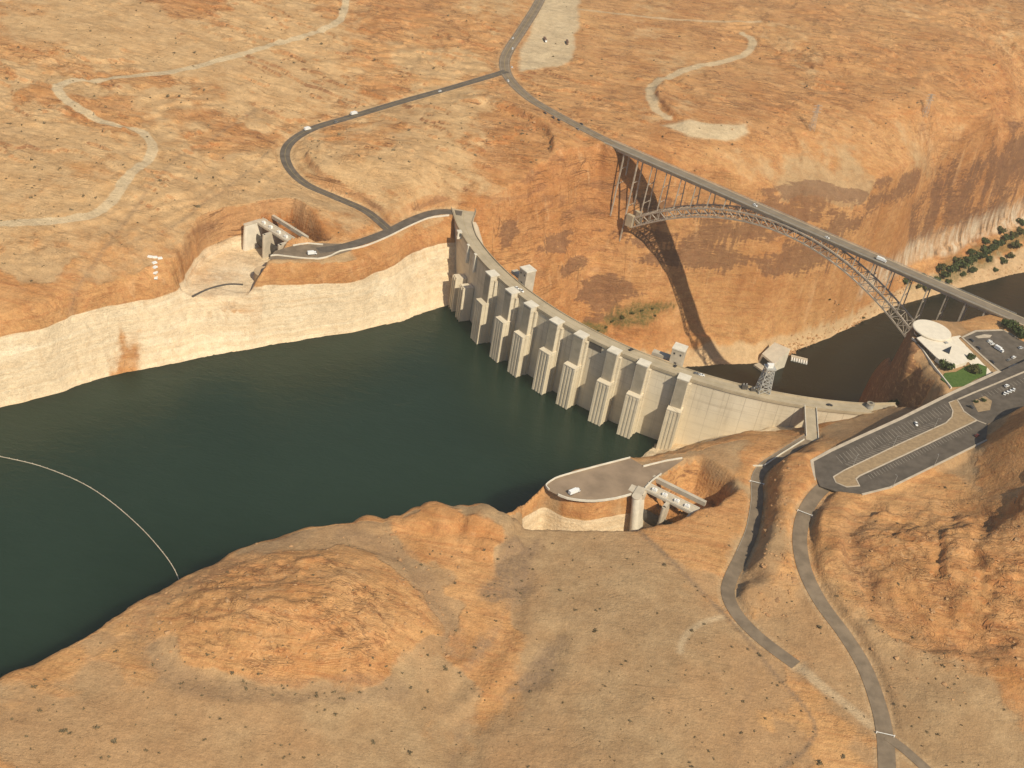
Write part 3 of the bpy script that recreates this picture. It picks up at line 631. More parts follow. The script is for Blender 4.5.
    jl_ = t.math('ABSOLUTE', t.math('SUBTRACT', t.noise(t.map((0.045, 0.045, 0.004), (0, 0.05, 0)), 1.0, 3, 0.5, 0.2), 0.5))
    jm_ = t.mul(t.ramp(jl_, 0.009, 0.002), t.mul(t.ramp(t.noise(P, 0.016, 3, 0.6), 0.50, 0.60), steep))
    bj_ = t.mul(t.math('MAXIMUM', bm_, jm_), t.attr('far')); c = t.mix(t.mul(bj_, 0.75), c, (0.115, 0.05, 0.026))
    # walls: run marks, varnish, mineral streaks, painted shade of the spillway cuts
    c = t.mix(t.mul(t.mul(steep, t.ramp(streak, 0.52, 0.74)), 0.35), c, (0.30, 0.125, 0.055))
    c = t.mix(t.mul(t.mul(steep, t.ramp(streak, 0.42, 0.30)), 0.35), c, (0.68, 0.42, 0.22))
    wd = t.noise(t.map((0.011, 0.011, 0.045), (0.12, -0.1, 0.0)), 1.0, 6, 0.6, 0.9)
    c = t.mix(t.mul(t.mul(t.ramp(wd, 0.52, 0.62), t.attr('far')), t.ramp(steep, 0.0, 1.0, 0.10, 0.6)), c, (0.215, 0.102, 0.055))
    vz = t.ramp(t.math('ADD', t.attr('varnish_shade'), t.math('ADD', t.mul(t.math('SUBTRACT', streak, 0.5), 0.6), t.mul(t.math('SUBTRACT', xb, 0.5), 2.4))), 0.35, 0.8)
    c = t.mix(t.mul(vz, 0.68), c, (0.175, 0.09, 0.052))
    se = t.attr('seep'); c = t.mix(t.mul(se, t.ramp(streak, 0.35, 0.62, 1.0, 0.25)), c, (0.62, 0.50, 0.36))
    c = t.mix(t.mul(se, t.ramp(streak, 0.55, 0.68)), c, (0.17, 0.12, 0.075))
    # water-level ring
    rgz = t.math('MULTIPLY', t.attr('ring'), t.ramp(t.math('SUBTRACT', t.math('SUBTRACT', t.mul(t.attr('ringtop'), 60.0), 60.0), zc), -1.5, 2.5))
    rg = t.ramp(t.math('ADD', rgz, t.mul(t.math('SUBTRACT', t.noise(t.map((0.03, 0.03, 0.12)), 1, 5, 0.65), 0.5), 0.6)), 0.32, 0.62)
    ringc = t.mix(t.ramp(strata, 0.30, 0.70), (0.76, 0.63, 0.44), (0.69, 0.53, 0.34))
    ringc = t.mix(t.mul(t.ramp(t.noise(t.map((0.02, 0.02, 0.05)), 1, 5, 0.7), 0.52, 0.68), 0.7), ringc, (0.83, 0.72, 0.53))
    ringc = t.mix(t.mul(t.ramp(streak, 0.56, 0.74), 0.35), ringc, (0.50, 0.30, 0.14))
    c = t.mix(t.mul(rg, 0.93), c, ringc)
    tr = t.ramp(t.math('ADD', t.attr('track'), t.mul(t.math('SUBTRACT', fine, 0.5), 0.2)), 0.05, 0.72)
    c = t.mix(tr, c, t.mix(t.ramp(mid, 0.3, 0.7), (0.555, 0.415, 0.25), (0.615, 0.475, 0.295)))
    g = t.mul(t.attr('green'), t.ramp(fine, 0.4, 0.6, 0.55, 0.95)); c = t.mix(g, c, (0.12, 0.105, 0.035))
    # grit: stones and tufts too small to model
    sp = t.ramp(t.noise(P, 0.55, 3, 0.5), 0.66, 0.76); c = t.mix(t.mul(sp, 0.38), c, (0.16, 0.085, 0.042))
    sp2 = t.ramp(t.noise(P, 1.3, 2, 0.5), 0.62, 0.75); c = t.mix(t.mul(sp2, 0.32), c, (0.20, 0.11, 0.055))
    c = t.mix(1.0, c, t.ramp(t.noise(P, 1.1, 4, 0.7), 0.3, 0.7, 0.86, 1.10), 'MULTIPLY')
    c = t.mix(1.0, c, t.ramp(t.noise(P, 0.16, 8, 0.80), 0.25, 0.75, 0.82, 1.16), 'MULTIPLY')
    hgt = t.math('ADD', t.math('ADD', t.mul(xb, t.mul(t.math('ADD', t.attr('far'), 0.25), 1.3)), t.mul(strata, 0.35)), t.math('ADD', t.mul(t.noise(P, 0.12, 6, 0.68), t.ramp(t.math('ADD', s_n, t.mul(steep, 0.6)), 0.0, 1.0, 2.2, 0.9)), t.mul(crm, -0.5)))
    hgt = t.math('ADD', t.math('ADD', hgt, t.mul(bj_, -1.4)), t.math('ADD', t.mul(t.mul(steep, streak), 0.8), t.math('ADD', t.mul(t.math('ADD', wm, cm3), -0.8), t.mul(fine, 0.9))))
    t.bump(hgt, 0.6, 1.4)
    return t.color(c)
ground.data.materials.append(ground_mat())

def water_mat(name, c1, c2, ripple):
    t = NT(name, 0.22, 0.5); t.b.inputs['IOR'].default_value = 1.33
    # light scatters sideways in deep water before it comes back up
    t.b.subsurface_method = 'BURLEY'; t.b.inputs['Subsurface Weight'].default_value = 1.0; t.b.inputs['Subsurface Radius'].default_value = (1, 1, 1); t.b.inputs['Subsurface Scale'].default_value = 60.0
    big = t.noise(t.map((0.006, 0.006, 0.006)), 1, 4, 0.55)
    n1 = t.noise(t.map((0.05, 0.12, 0.1), (0, 0, 0.35)), 1, 5, 0.62, 0.4)
    t.bump(t.math('ADD', n1, t.mul(t.noise(t.map((0.25, 0.45, 0.3), (0, 0, 0.5)), 1, 3, 0.6), 0.5)), ripple, 1.2)
    k = t.math('ADD', t.mul(t.ramp(big, 0.3, 0.7), 0.75), t.mul(t.ramp(n1, 0.35, 0.65), 0.25))
    return t.color(t.mix(k, c1, c2))
mb = MB()
lake_poly = [(-9000, -2500), (-9000, 900)]
def sheet(name, poly, z, mat, label):
    m = MB(); m.add([(p[0], p[1], z) for p in poly], [tuple(range(len(poly)))]); o = m.build(name, mat)
    for p in o.data.polygons: pass
    return tag(o, label, 'water', None, 'structure')
arc = [tuple(pol(DR-14, a)) for a in range(193, 290, 3)]
sheet('lake', [(-4200, -1400), (-4200, 900), (-500, 1000), (-90, 990)]+arc+[(300, 600), (-100, 380), (-500, -100), (-3000, -1400)], LAKE_Z,
      water_mat('lake_water', (0.013, 0.029, 0.018), (0.019, 0.038, 0.025), 0.4), 'dark green lake behind the dam')
sheet('river', [tuple(pol(DR-60, a)) for a in range(196, 282, 4)]+[(420, 800), (1200, 1300), (2300, 2300), (2000, 2600), (700, 1700), (100, 1100)], RIVER_Z,
      water_mat('river_water', (0.009, 0.011, 0.008), (0.014, 0.015, 0.010), 0.25), 'dark brown river in the canyon below the dam')

# ---------------------------------------------------------------- light, sky, camera
SUN_H = np.array([0.59, -0.807]); SUN_H = SUN_H/np.linalg.norm(SUN_H); SUN_E = rad(46)
sd = Vector((SUN_H[0]*math.cos(SUN_E), SUN_H[1]*math.cos(SUN_E), math.sin(SUN_E)))
sun = bpy.data.lights.new('sun', 'SUN'); sun.energy = 3.9; sun.angle = rad(0.55); sun.color = (1.0, 0.895, 0.69)
so = bpy.data.objects.new('sun', sun); COL.objects.link(so); so.location = (600, -700, 900); so.rotation_euler = (-sd).to_track_quat('-Z', 'Y').to_euler()
w = bpy.data.worlds.new('World'); S.world = w; w.use_nodes = True
sky = w.node_tree.nodes.new('ShaderNodeTexSky'); sky.sky_type = 'NISHITA'; sky.sun_disc = False
sky.sun_elevation = SUN_E; sky.sun_rotation = math.atan2(SUN_H[0], SUN_H[1]); sky.altitude = 1100; sky.dust_density = 2.5
bg = w.node_tree.nodes['Background']; bg.inputs[1].default_value = 0.078
w.node_tree.links.new(sky.outputs[0], bg.inputs[0])
cd = bpy.data.cameras.new('camera'); cam = bpy.data.objects.new('camera', cd); COL.objects.link(cam)
cd.sensor_width = 36; cd.lens = FPX/1024*36; cd.clip_start = 1; cd.clip_end = 40000
cam.matrix_world = Matrix(((RT[0], UP[0], -FW[0], 0), (RT[1], UP[1], -FW[1], 0), (RT[2], UP[2], -FW[2], CAM_H), (0, 0, 0, 1)))
S.camera = cam
S.view_settings.view_transform = 'Standard'; S.view_settings.look = 'None'; S.view_settings.gamma = 1; S.view_settings.exposure = 0.35
S.view_settings.use_curve_mapping = False

# ---------------------------------------------------------------- thin dry-season haze
hm = bpy.data.materials.new('haze'); hm.use_nodes = True; ht = hm.node_tree; ht.nodes.remove(ht.nodes['Principled BSDF'])
hv = ht.nodes.new('ShaderNodeVolumePrincipled'); hv.inputs['Color'].default_value = (0.95, 0.86, 0.70, 1); hv.inputs['Density'].default_value = 0.000085; hv.inputs['Anisotropy'].default_value = 0.2
ht.links.new(hv.outputs[0], ht.nodes['Material Output'].inputs['Volume'])
m = MB(); m.box((0, 1500, (500-260)/2), (4400, 5400, 760)); hz = m.build('haze', hm); tag(hz, 'thin pale haze over the canyon', None, None, 'stuff')
# ---------------------------------------------------------------- common materials
M = {}
M['asphalt'] = simple('asphalt', (0.12, 0.098, 0.076), 0.9, 0.22, 0.15)
M['asphalt_old'] = simple('worn_asphalt', (0.205, 0.155, 0.105), 0.9, 0.2, 0.12)
M['line'] = simple('road_paint', (0.36, 0.31, 0.245), 0.8, 0.08, 1.0)
M['yellow'] = simple('yellow_paint', (0.34, 0.25, 0.10), 0.8, 0.08, 1.0)
M['kerb'] = simple('kerb_concrete', (0.48, 0.40, 0.30), 0.9, 0.12, 0.2)
M['conc'] = simple('weathered_concrete', (0.50, 0.43, 0.33), 0.9, 0.14, 0.12)
M['conc_light'] = simple('pale_concrete', (0.66, 0.60, 0.49), 0.9, 0.10, 0.15)
M['white'] = simple('white_paint', (0.80, 0.78, 0.73), 0.55, 0.05, 0.6)
M['steel'] = simple('bridge_steel', (0.42, 0.355, 0.28), 0.6, 0.18, 0.2)
M['grey_steel'] = simple('galvanised_steel', (0.38, 0.37, 0.34), 0.55, 0.12, 0.5)
M['dark_steel'] = simple('dark_steel', (0.09, 0.08, 0.07), 0.6, 0.2, 0.4)
M['dark'] = simple('dark_opening', (0.035, 0.03, 0.025), 0.9, 0.2, 0.4)
M['glass'] = simple('dark_glass', (0.03, 0.032, 0.035), 0.12, 0.1, 0.4, 0, 0.6)
M['rubber'] = simple('tyre_rubber', (0.03, 0.03, 0.03), 0.85, 0.1)
M['panel_grey'] = simple('grey_panels', (0.33, 0.285, 0.215), 0.85, 0.12, 0.2)
M['roof'] = simple('pale_roofing', (0.74, 0.66, 0.53), 0.85, 0.06, 0.2)
M['tan'] = simple('tan_gravel', (0.36, 0.25, 0.14), 0.95, 0.16, 0.4)

def dam_mat():
    t = NT('dam_concrete', 0.9, 0.25)
    uv = t.t.nodes.new('ShaderNodeUVMap').outputs[0]
    big = t.noise(t.pos, 0.035, 6, 0.65); run = t.noise(t.map((0.22, 0.012, 1), src=uv), 1, 5, 0.65)
    band = t.noise(t.map((0.01, 0.22, 1), src=uv), 1, 4, 0.6)
    c = t.mix(t.ramp(big, 0.3, 0.7), (0.58, 0.50, 0.37), (0.70, 0.615, 0.475))
    c = t.mix(t.mul(t.ramp(run, 0.5, 0.72), 0.42), c, (0.30, 0.235, 0.165))
    c = t.mix(t.mul(t.ramp(run, 0.45, 0.28), 0.35), c, (0.70, 0.63, 0.51))
    c = t.mix(t.mul(t.ramp(band, 0.52, 0.7), 0.35), c, (0.36, 0.29, 0.20))
    sx = t.sep(uv)
    fx = t.math('ABSOLUTE', t.math('SUBTRACT', t.math('FRACT', t.mul(sx[0], 1/13.0)), 0.5))
    fy = t.math('ABSOLUTE', t.math('SUBTRACT', t.math('FRACT', t.mul(sx[1], 1/7.0)), 0.5))
    ln = t.math('MAXIMUM', t.ramp(fx, 0.03, 0.012), t.mul(t.ramp(fy, 0.05, 0.02), 0.55))
    c = t.mix(t.mul(ln, 0.42), c, (0.26, 0.20, 0.14))
    low = t.ramp(t.math('ADD', sx[1], t.mul(t.math('SUBTRACT', run, 0.5), 14)), -20, -36)
    c = t.mix(t.mul(low, 0.45), c, (0.74, 0.64, 0.47))
    t.bump(t.noise(t.pos, 0.6, 5, 0.7), 0.25, 0.4)
    return t.color(c)
M['dam'] = dam_mat()
def set_uv(o, fn):
    me = o.data; uvl = me.uv_layers.new(name='UVMap'); 
    for l in me.loops: uvl.data[l.index].uv = fn(me.vertices[l.vertex_index].co)
def dam_uv(co):
    return (DR*math.atan2(co.y-DC[1], co.x-DC[0]) % (2*math.pi*DR), co.z)
def th_of(p): return math.degrees(math.atan2(p[1]-DC[1], p[0]-DC[0])) % 360

# ---------------------------------------------------------------- roads
def road_ribbon(name, key, mat, label, up=0.06, w=None):
    P, w0 = ROADS[key]; w = w or w0
    m = MB(); m.sweep(P, [(-w/2, up-0.5), (-w/2, up), (w/2, up), (w/2, up-0.5)], closed_prof=False)
    return tag(m.build(name, mat), label, 'road', None, 'structure')
def paint(name, P, off, w, mat, up, dash=None):
    m = MB(); P = np.array(P)
    if dash is None: m.sweep(P, [(off-w/2, up), (off+w/2, up)], closed_prof=False)
    else:
        for i in range(0, len(P)-1, dash): m.sweep(P[i:i+2], [(off-w/2, up), (off+w/2, up)], closed_prof=False)
    return tag(m.build(name, mat), None, None, None, 'structure')
road_ribbon('highway', 'hwy', M['asphalt_old'], 'grey two-lane highway running down to the bridge')
road_ribbon('dam_access_road', 'east', M['asphalt'], 'dark access road looping from the highway down to the dam')
road_ribbon('dam_approach_road', 'dame', M['asphalt'], 'road along the cliff rim to the far end of the dam', 0.07)
road_ribbon('main_road', 'main', M['asphalt_old'], 'road from the car park down across the desert')
road_ribbon('lower_road', 'low', M['asphalt_old'], 'lower access road to the near end of the dam')
road_ribbon('side_road', 'side', M['asphalt_old'], 'short side road at the lower right', 0.08)
hp = ROADS['hwy'][0]
paint('highway_centre_line', hp, 0, 0.45, M['yellow'], 0.10); paint('highway_edge_line', hp, -4.6, 0.3, M['line'], 0.10); paint('highway_edge_line', hp, 4.6, 0.3, M['line'], 0.10)
paint('access_road_centre_line', ROADS['east'][0], 0, 0.3, M['yellow'], 0.10)
paint('lower_road_edge', ROADS['low'][0][:-24], 3.9, 0.3, M['line'], 0.10)

# ---------------------------------------------------------------- the dam
dam = empty('dam', (DC[0], DC[1]-DR, LAKE_Z), 0, 'tall pale concrete arch dam with ribbed intake towers curving between the canyon walls', 'dam')
def P_(w):                                    # world -> dam local (dam is unrotated)
    return (w[0]-dam.location[0], w[1]-dam.location[1], w[2]-dam.location[2])
class WMB(MB):
    "builder in world coordinates whose object hangs under a thing at loc"
    def __init__(s, loc): super().__init__(); s.loc = loc
    def build(s, *a, **k):
        s.v = [(x-s.loc[0], y-s.loc[1], z-s.loc[2]) for x, y, z in s.v]; return super().build(*a, **k)
def cw(th):                                   # crest width
    return float(np.interp(th, [190, 195, 199, 204, 281, 286], [25, 23, 16, 13.2, 13.2, 15]))
ths = np.arange(191.5, 287.01, 0.75)
def polar_sweep(m, fn, ths_):
    vs = []; n = len(ths_)
    for t in ths_:
        pr = fn(t); k = len(pr)
        for r, z in pr: p = pol(r, t); vs.append((p[0], p[1], z))
    fs = [(i*k+j, i*k+(j+1) % k, (i+1)*k+(j+1) % k, (i+1)*k+j) for i in range(n-1) for j in range(k)]
    fs += [tuple(range(k))[::-1], tuple((n-1)*k+j for j in range(k))]
    return m.add(vs, fs)
m = WMB(dam.location)
polar_sweep(m, lambda t: [(DR-0.9, -1.6), (DR-0.9, -8), (DR-0.9, -20), (DR-0.9, -40), (DR-0.9, -66), (DR-0.9, -120), (DR-95, -210), (DR-62, -130), (DR-cw(t)-22, -60), (DR-cw(t)-5, -18), (DR-cw(t)+0.9, -8), (DR-cw(t)+0.9, -1.6)], ths)
o = m.build('dam_wall', M['dam'], dam); set_uv(o, lambda c: (DR*(math.atan2(c.y+dam.location[1]-DC[1], c.x+dam.location[0]-DC[0]) % (2*math.pi)), c.z+dam.location[2]))
M['crest'] = simple('crest_paving', (0.42, 0.345, 0.235), 0.9, 0.12, 0.1)
m = WMB(dam.location); polar_sweep(m, lambda t: [(DR, -1.6), (DR-cw(t), -1.6), (DR-cw(t), 0.0), (DR, 0.0)], ths); m.build('roadway', M['crest'], dam)
for nm, a, b in (('parapet', -0.15, 0.35), ('parapet', None, None)):
    m = WMB(dam.location)
    if a is not None: polar_sweep(m, lambda t: [(DR+0.12, -0.5), (DR+0.12, 1.15), (DR-0.4, 1.15), (DR-0.4, 0.003), (DR+0.05, 0.003)], ths)
    else: polar_sweep(m, lambda t: [(DR-cw(t)+0.45, 0.003), (DR-cw(t)+0.45, 1.15), (DR-cw(t)-0.12, 1.15), (DR-cw(t)-0.12, -0.5), (DR-cw(t)-0.05, 0.003)], ths)
    m.build(nm, M['crest'], dam)
m = WMB(dam.location); polar_sweep(m, lambda t: [(DR-1.2, 0.003), (DR-1.2, 0.16), (DR-2.6, 0.16), (DR-2.6, 0.003)], ths); m.build('walkway', M['crest'], dam)
m = WMB(dam.location); polar_sweep(m, lambda t: [(DR-cw(t)/2+0.1, 0.02), (DR-cw(t)/2+0.3, 0.02), (DR-cw(t)/2+0.3, 0.024), (DR-cw(t)/2+0.1, 0.024)], ths); m.build('centre_line', M['yellow'], dam)
# flat block closing the wide far end
# intake towers
def tower(th):
    b = pol(DR, th); ca, sa = math.cos(rad(th)), math.sin(rad(th))
    def mp(x, y, z): return (b[0]+ca*y-sa*x, b[1]+sa*y+ca*x, z)       # x along the crest, y outwards
    def bx(m, x0, x1, y0, y1, z0, z1):
        vs = [mp(x, y, z) for z in (z0, z1) for x, y in ((x0, y0), (x1, y0), (x1, y1), (x0, y1))]
        m.add(vs, [(3, 2, 1, 0), (4, 5, 6, 7), (0, 1, 5, 4), (1, 2, 6, 5), (2, 3, 7, 6), (3, 0, 4, 7)])
    return mp, bx
def uv_face(o):
    me = o.data; uvl = me.uv_layers.new(name='UVMap')
    for l in me.loops:
        c = me.vertices[l.vertex_index].co; uvl.data[l.index].uv = (c.x*0.8+c.y*0.6+400, c.z+LAKE_Z)
TOW = [(494.0, 273), (514.3, 290), (533.5, 303.5), (559.5, 319.5), (584, 333), (617, 348.5), (646.5, 360), (686, 374)]
for i, (px, py) in enumerate(TOW):
    th = th_of(U(px, py, 2.2)); mp, bx = tower(th)
    m = WMB(dam.location); bx(m, -4.6, 4.6, -0.5, 6.6, -25, 1.6); it = m.build('intake_tower', M['dam'], dam); uv_face(it)
    m = WMB(dam.location); bx(m, -4.1, 4.1, 6.55, 6.75, -24.5, 0.6); m.build('head_front_panel', M['panel_grey'], it)  # darker grey panel over the front of the tower head
    m = WMB(dam.location); bx(m, -6.6, 6.6, -0.85, 2.6, -130, -2.6); pl_ = m.build('pilaster', M['dam'], it); uv_face(pl_)
    m = WMB(dam.location); bx(m, -4.95, 4.95, -2.2, 7.1, 1.6, 2.5); q = m.build('tower_roof', M['conc_light'], it)
    m = WMB(dam.location)
    bx(m, -5.5, 5.5, -0.4, 11.6, -130, -25.9); bx(m, -5.8, 5.8, -0.3, 12.0, -25.9, -25)
    for x0, x1 in ((-5.8, -4.0), (-2.1, -0.7), (0.7, 2.1), (4.0, 5.8)): bx(m, x0, x1, 11.4, 12.0, -130, -26.5)
    for s_ in (-1, 1):
        for y0 in (1.5, 6.0): bx(m, min(s_*5.45, s_*5.85), max(s_*5.45, s_*5.85), y0, y0+2.2, -130, -27)
    q = m.build('trash_rack', M['dam'], it); uv_face(q)
    m = WMB(dam.location); bx(m, 4.62, 4.9, 0.8, 1.6, -24.5, -2); m.build('guide_rail', M['conc'], it)
for k, (px, py) in enumerate(((461.5, 276), (469.8, 285.5))):
    th = th_of(U(px, py, -31)); mp, bx = tower(th); m = WMB(dam.location)
    bx(m, -4.2, 4.2, -0.4, 9.4, -130, -31); 
    for x0, x1 in ((-4.5, -3.3), (-0.7, 0.7), (3.3, 4.5)): bx(m, x0, x1, 9.2, 10.3, -130, -31.8)
    it = m.build('outlet_tower', M['dam'], dam); uv_face(it)
    m = WMB(dam.location); bx(m, -1.3, 1.3, -0.8, 1.3, -17, 0.6); bx(m, -1.6, 1.6, -0.7, 1.7, 0.6, 1.3); m.build('hoist_shaft', M['conc_light'], it)
# recess shade put in as a flat dark panel between two towers, balcony hut at the far end
th = th_of(U(597, 345, -4)); mp, bx = tower(th); m = WMB(dam.location); bx(m, -6, 6, -0.82, -0.6, -8, -2.2); m.build('recess_shade_panel', M['dark_steel'], dam)
th = th_of(U(461, 233, 0)); mp, bx = tower(th); m = WMB(dam.location); bx(m, -2.4, 2.4, -0.6, 3.6, -5, 2.2); o = m.build('balcony_hut', M['conc_light'], dam)
m = WMB(dam.location); bx(m, -0.9, 0.9, 3.6, 3.72, -2.5, 0.5); m.build('window', M['glass'], o)
m = WMB(dam.location); bx(m, 2.4, 2.5, 0.6, 2.0, -2.5, 1.0); m.build('window', M['glass'], o)
# two lift towers behind the crest
for (px, py, lab) in ((525.5, 269.5, 'square concrete lift tower behind the dam crest nearest its far end'), (679, 349.5, 'square concrete lift tower behind the dam crest by the last intake tower')):
    p = U(px, py, 14); th = th_of(p); b = pol(DR-13.2, th)
    e = empty('lift_tower', (b[0], b[1], 0), rad(th), lab, 'tower', 'lift towers on the dam crest')
    m = MB(); m.box((-5.6, 0, -3.5), (10, 10, 34)); o = m.build('tower_wall', M['conc'], e)
    m = MB(); m.box((-5.6, 0, 14.0), (10.8, 10.8, 1.0)); m.build('roof_slab', M['conc_light'], e)
    m = MB(); m.box((-0.55, 0, 1.3), (0.2, 2.0, 2.4)); m.build('door', M['dark_steel'], e)
    for dy in (-2.6, 2.6):
        m = MB(); m.box((-0.55, dy, 10.0), (0.2, 1.3, 1.6)); m.build('window', M['glass'], e)
    m = MB(); m.box((-8, -13, 1.3), (6, 16, 0.5)); m.box((-5.2, -13, 0.3), (0.6, 16, 3.0)); m.build('balcony', M['conc'], e)
# ramp bridge from the crest to the near bank
a = pol(DR-2, th_of(U(810.5, 407, 0))); a = np.array([a[0], a[1], 0]); bb = U(812, 434, 0); dv = (bb-a)/np.linalg.norm(bb-a); 
e = empty('ramp_bridge', tuple(bb), math.atan2(dv[1], dv[0]), 'flat concrete ramp bridge joining the dam crest to the near bank', 'bridge')
L = np.linalg.norm(bb-a)
m = MB(); m.box((-L/2+4, 0, -1.42), (L+10, 9.6, 3.0)); m.build('deck', M['crest'], e)
for s in (-1, 1):
    m = MB(); m.box((-L/2+3, s*4.6, 0.62), (L+4, 0.45, 1.1)); m.build('parapet', M['conc_light'], e)
m = MB(); m.box((-L*0.55, 0, -45), (5, 8, 85)); m.build('pier', M['conc'], e)
# ---------------------------------------------------------------- steel arch bridge
BZ = 40.0
BA, BB = U(614, 144, BZ), U(1008, 315, BZ)
bd = (BB-BA)/np.linalg.norm(BB-BA); BL = float(np.linalg.norm(BB-BA)); BRZ = math.atan2(bd[1], bd[0])
br = empty('arch_bridge', tuple(BA), BRZ, 'long grey steel arch road bridge with lattice ribs crossing the canyon below the dam', 'bridge')
def bw(u, v, z): 
    "bridge local (along, left, z) -> world"
    return BA+bd*u+np.array([-bd[1], bd[0], 0])*v+np.array([0, 0, z])
DW = 14.5
M['deck'] = simple('bridge_deck', (0.22, 0.178, 0.132), 0.9, 0.14, 0.1)
m = MB(); m.box((BL/2+4, 0, -0.6), (BL+24, DW, 1.2)); m.build('deck', M['deck'], br)
for s in (-1, 1):
    m = MB(); m.box((BL/2+4, s*(DW/2-0.85), 0.14), (BL+24, 1.5, 0.26)); m.build('footway', M['crest'], br)
    m = MB(); m.box((BL/2, s*(DW/2-0.1), 1.25), (BL+10, 0.16, 0.22))
    m.box((BL/2, s*(DW/2-0.1), 0.75), (BL+10, 0.12, 0.14))
    for u in np.arange(0, BL+1, 4.0): m.box((u, s*(DW/2-0.1), 0.65), (0.2, 0.2, 1.2))
    m.build('railing', M['grey_steel'], br)
    m = MB(); m.box((BL/2, s*5.2, -2.4), (BL+4, 0.8, 2.6)); m.build('girder', M['steel'], br)
m = MB()
for u in np.arange(0, BL+0.1, BL/48): m.box((u, 0, -1.8), (0.5, 13.6, 1.2))
m.build('floor_beams', M['steel'], br)
m = MB(); m.box((BL/2, 0, 0.013), (BL, 0.3, 0.006)); m.build('centre_line', M['yellow'], br)
uc, half = 209.0, 163.0
SPR = -62.0
def top(u): x = (u-uc)/half; return -3.6-59.5*x*x
def bot(u): x = (u-uc)/half; return -12.0-62.0*x*x
NP = 36
us = np.linspace(uc-half, uc+half, NP+1)
RIBV = 7.0
for s in (-1, 1):
    rib = MB()
    for i in range(NP):
        a, b = us[i], us[i+1]
        rib.bar((a, s*RIBV, top(a)), (b, s*RIBV, top(b)), 1.0, 1.3); rib.bar((a, s*RIBV, bot(a)), (b, s*RIBV, bot(b)), 1.0, 1.3)
    o = rib.build('arch_rib', M['steel'], br)
    w_ = MB()
    for i in range(NP+1):
        a = us[i]; w_.bar((a, s*RIBV, top(a)), (a, s*RIBV, bot(a)), 0.6, 0.6)
        if i < NP:
            b = us[i+1]
            if i < NP//2: w_.bar((a, s*RIBV, top(a)), (b, s*RIBV, bot(b)), 0.75, 0.6)
            else: w_.bar((b, s*RIBV, top(b)), (a, s*RIBV, bot(a)), 0.75, 0.6)
    w_.build('lattice', M['steel'], o)
m = MB()
for i in range(NP+1):
    a = us[i]
    for f in (top, bot): m.bar((a, -RIBV, f(a)), (a, RIBV, f(a)), 0.55, 0.55)
    if i < NP:
        b = us[i+1]; sgn = 1 if i % 2 else -1
        for f in (top, bot): m.bar((a, -RIBV*sgn, f(a)), (b, RIBV*sgn, f(b)), 0.4, 0.4)
m.build('cross_bracing', M['steel'], br)
# columns
npan = 24
for k in range(1, npan):
    u = BL*k/npan
    onarch = abs(u-uc) < half-3
    for s in (-1, 1):
        if onarch:
            zb = top(u)
            if zb > -6.0: continue
        else:
            g = bw(u, s*RIBV, 0); zb = h(g[0], g[1])-BZ-1.5
            if zb > -3.5: continue
        m = MB(); wd = 0.9 if onarch else 1.25
        m.bar((u, s*RIBV*0.72, -3.2), (u, s*RIBV, zb), wd, wd); m.build('column', M['steel'], br)
    if (not onarch or top(u) < -22):
        zb = top(u) if onarch else (h(*bw(u, 0, 0)[:2])-BZ)
        if zb < -14:
            for f in ((0.35, 0.7) if zb < -40 else (0.5,)):
                m = MB(); m.bar((u, -RIBV*0.8, -3+zb*f), (u, RIBV*0.8, -3+zb*f), 0.5, 0.5); m.build('sway_brace', M['steel'], br)
# concrete footings
for sgn in (-1, 1):
    for s in (-1, 1):
        u = uc+sgn*(half+1.5)
        m = MB(); m.box((u+sgn*3, s*RIBV, SPR-6.0), (8, 4.0, 13)); m.build('footing', M['crest'], br)
for u in (-4.0, BL+3):
    m = MB(); m.box((u, 0, -4.6), (8, 17, 6.6)); m.build('abutment', M['conc'], br)

# ---------------------------------------------------------------- boom on the lake
bp = spline([U(x, y, LAKE_Z+0.1) for x, y in ((-60,444),(0,456.5),(40,466),(80,482),(110,501),(140,527),(160,549),(173,567),(180,583),(184,600))], 3.0)
m = MB()
m.sweep(bp, [(-0.22, -0.2), (0.22, -0.2), (0.22, 0.25), (-0.22, 0.25)])
bo = m.build('floating_boom', M['conc']); tag(bo, 'thin pale floating barrier line curving across the dark lake', 'boom')
m = MB()
for i in range(0, len(bp), 2): m.box((bp[i][0], bp[i][1], bp[i][2]+0.35), (0.6, 0.6, 0.45), 0.4)
fl = m.build('floats', M['conc'], bo); fl['kind'] = 'stuff'
# ---------------------------------------------------------------- car parks, kerbs, markings
def poly_sheet(name, poly, zoff, mat, label, zfn=None, kind='structure', thick=0.0):
    pts = [(p[0], p[1], (zfn(p[0], p[1]) if zfn else p[2])+zoff) for p in poly]
    m = MB(); n = len(pts)
    if thick: m.add(pts+[(x, y, z-thick) for x, y, z in pts], [tuple(range(n)), tuple(range(n, 2*n))[::-1]]+[(i, n+i, n+(i+1) % n, (i+1) % n) for i in range(n)])
    else: m.add(pts, [tuple(range(n))])
    o = m.build(name, mat)
    bm = bmesh.new(); bm.from_mesh(o.data); bmesh.ops.triangulate(bm, faces=bm.faces, ngon_method='EAR_CLIP'); bm.to_mesh(o.data); bm.free()
    return tag(o, label, None, None, kind)
def lift(L, zfn, off=0.0): return [(p[0], p[1], zfn(p[0], p[1])+off) for p in L]
LZ = lotz
def LQ(px, py):
    "point on the sloping car park surface"
    z = 30.0
    for _ in range(8): p = U(px, py, z); z = LZ(p[0], p[1])
    return np.array([p[0], p[1], z])
poly_sheet('car_park', [LQ(*p) for p in ((812,461),(830,451),(860,437),(900,419),(940,399),(951,393),(985,378),(1020,363),(1050,350),(1050,400),(1012,412),(988,424),(986,440),(930,468),(890,487),(862,494),(836,491),(820,486),(815,475))],
           0.0, M['asphalt'], 'dark asphalt car park on the near rim', LZ, thick=0.6)
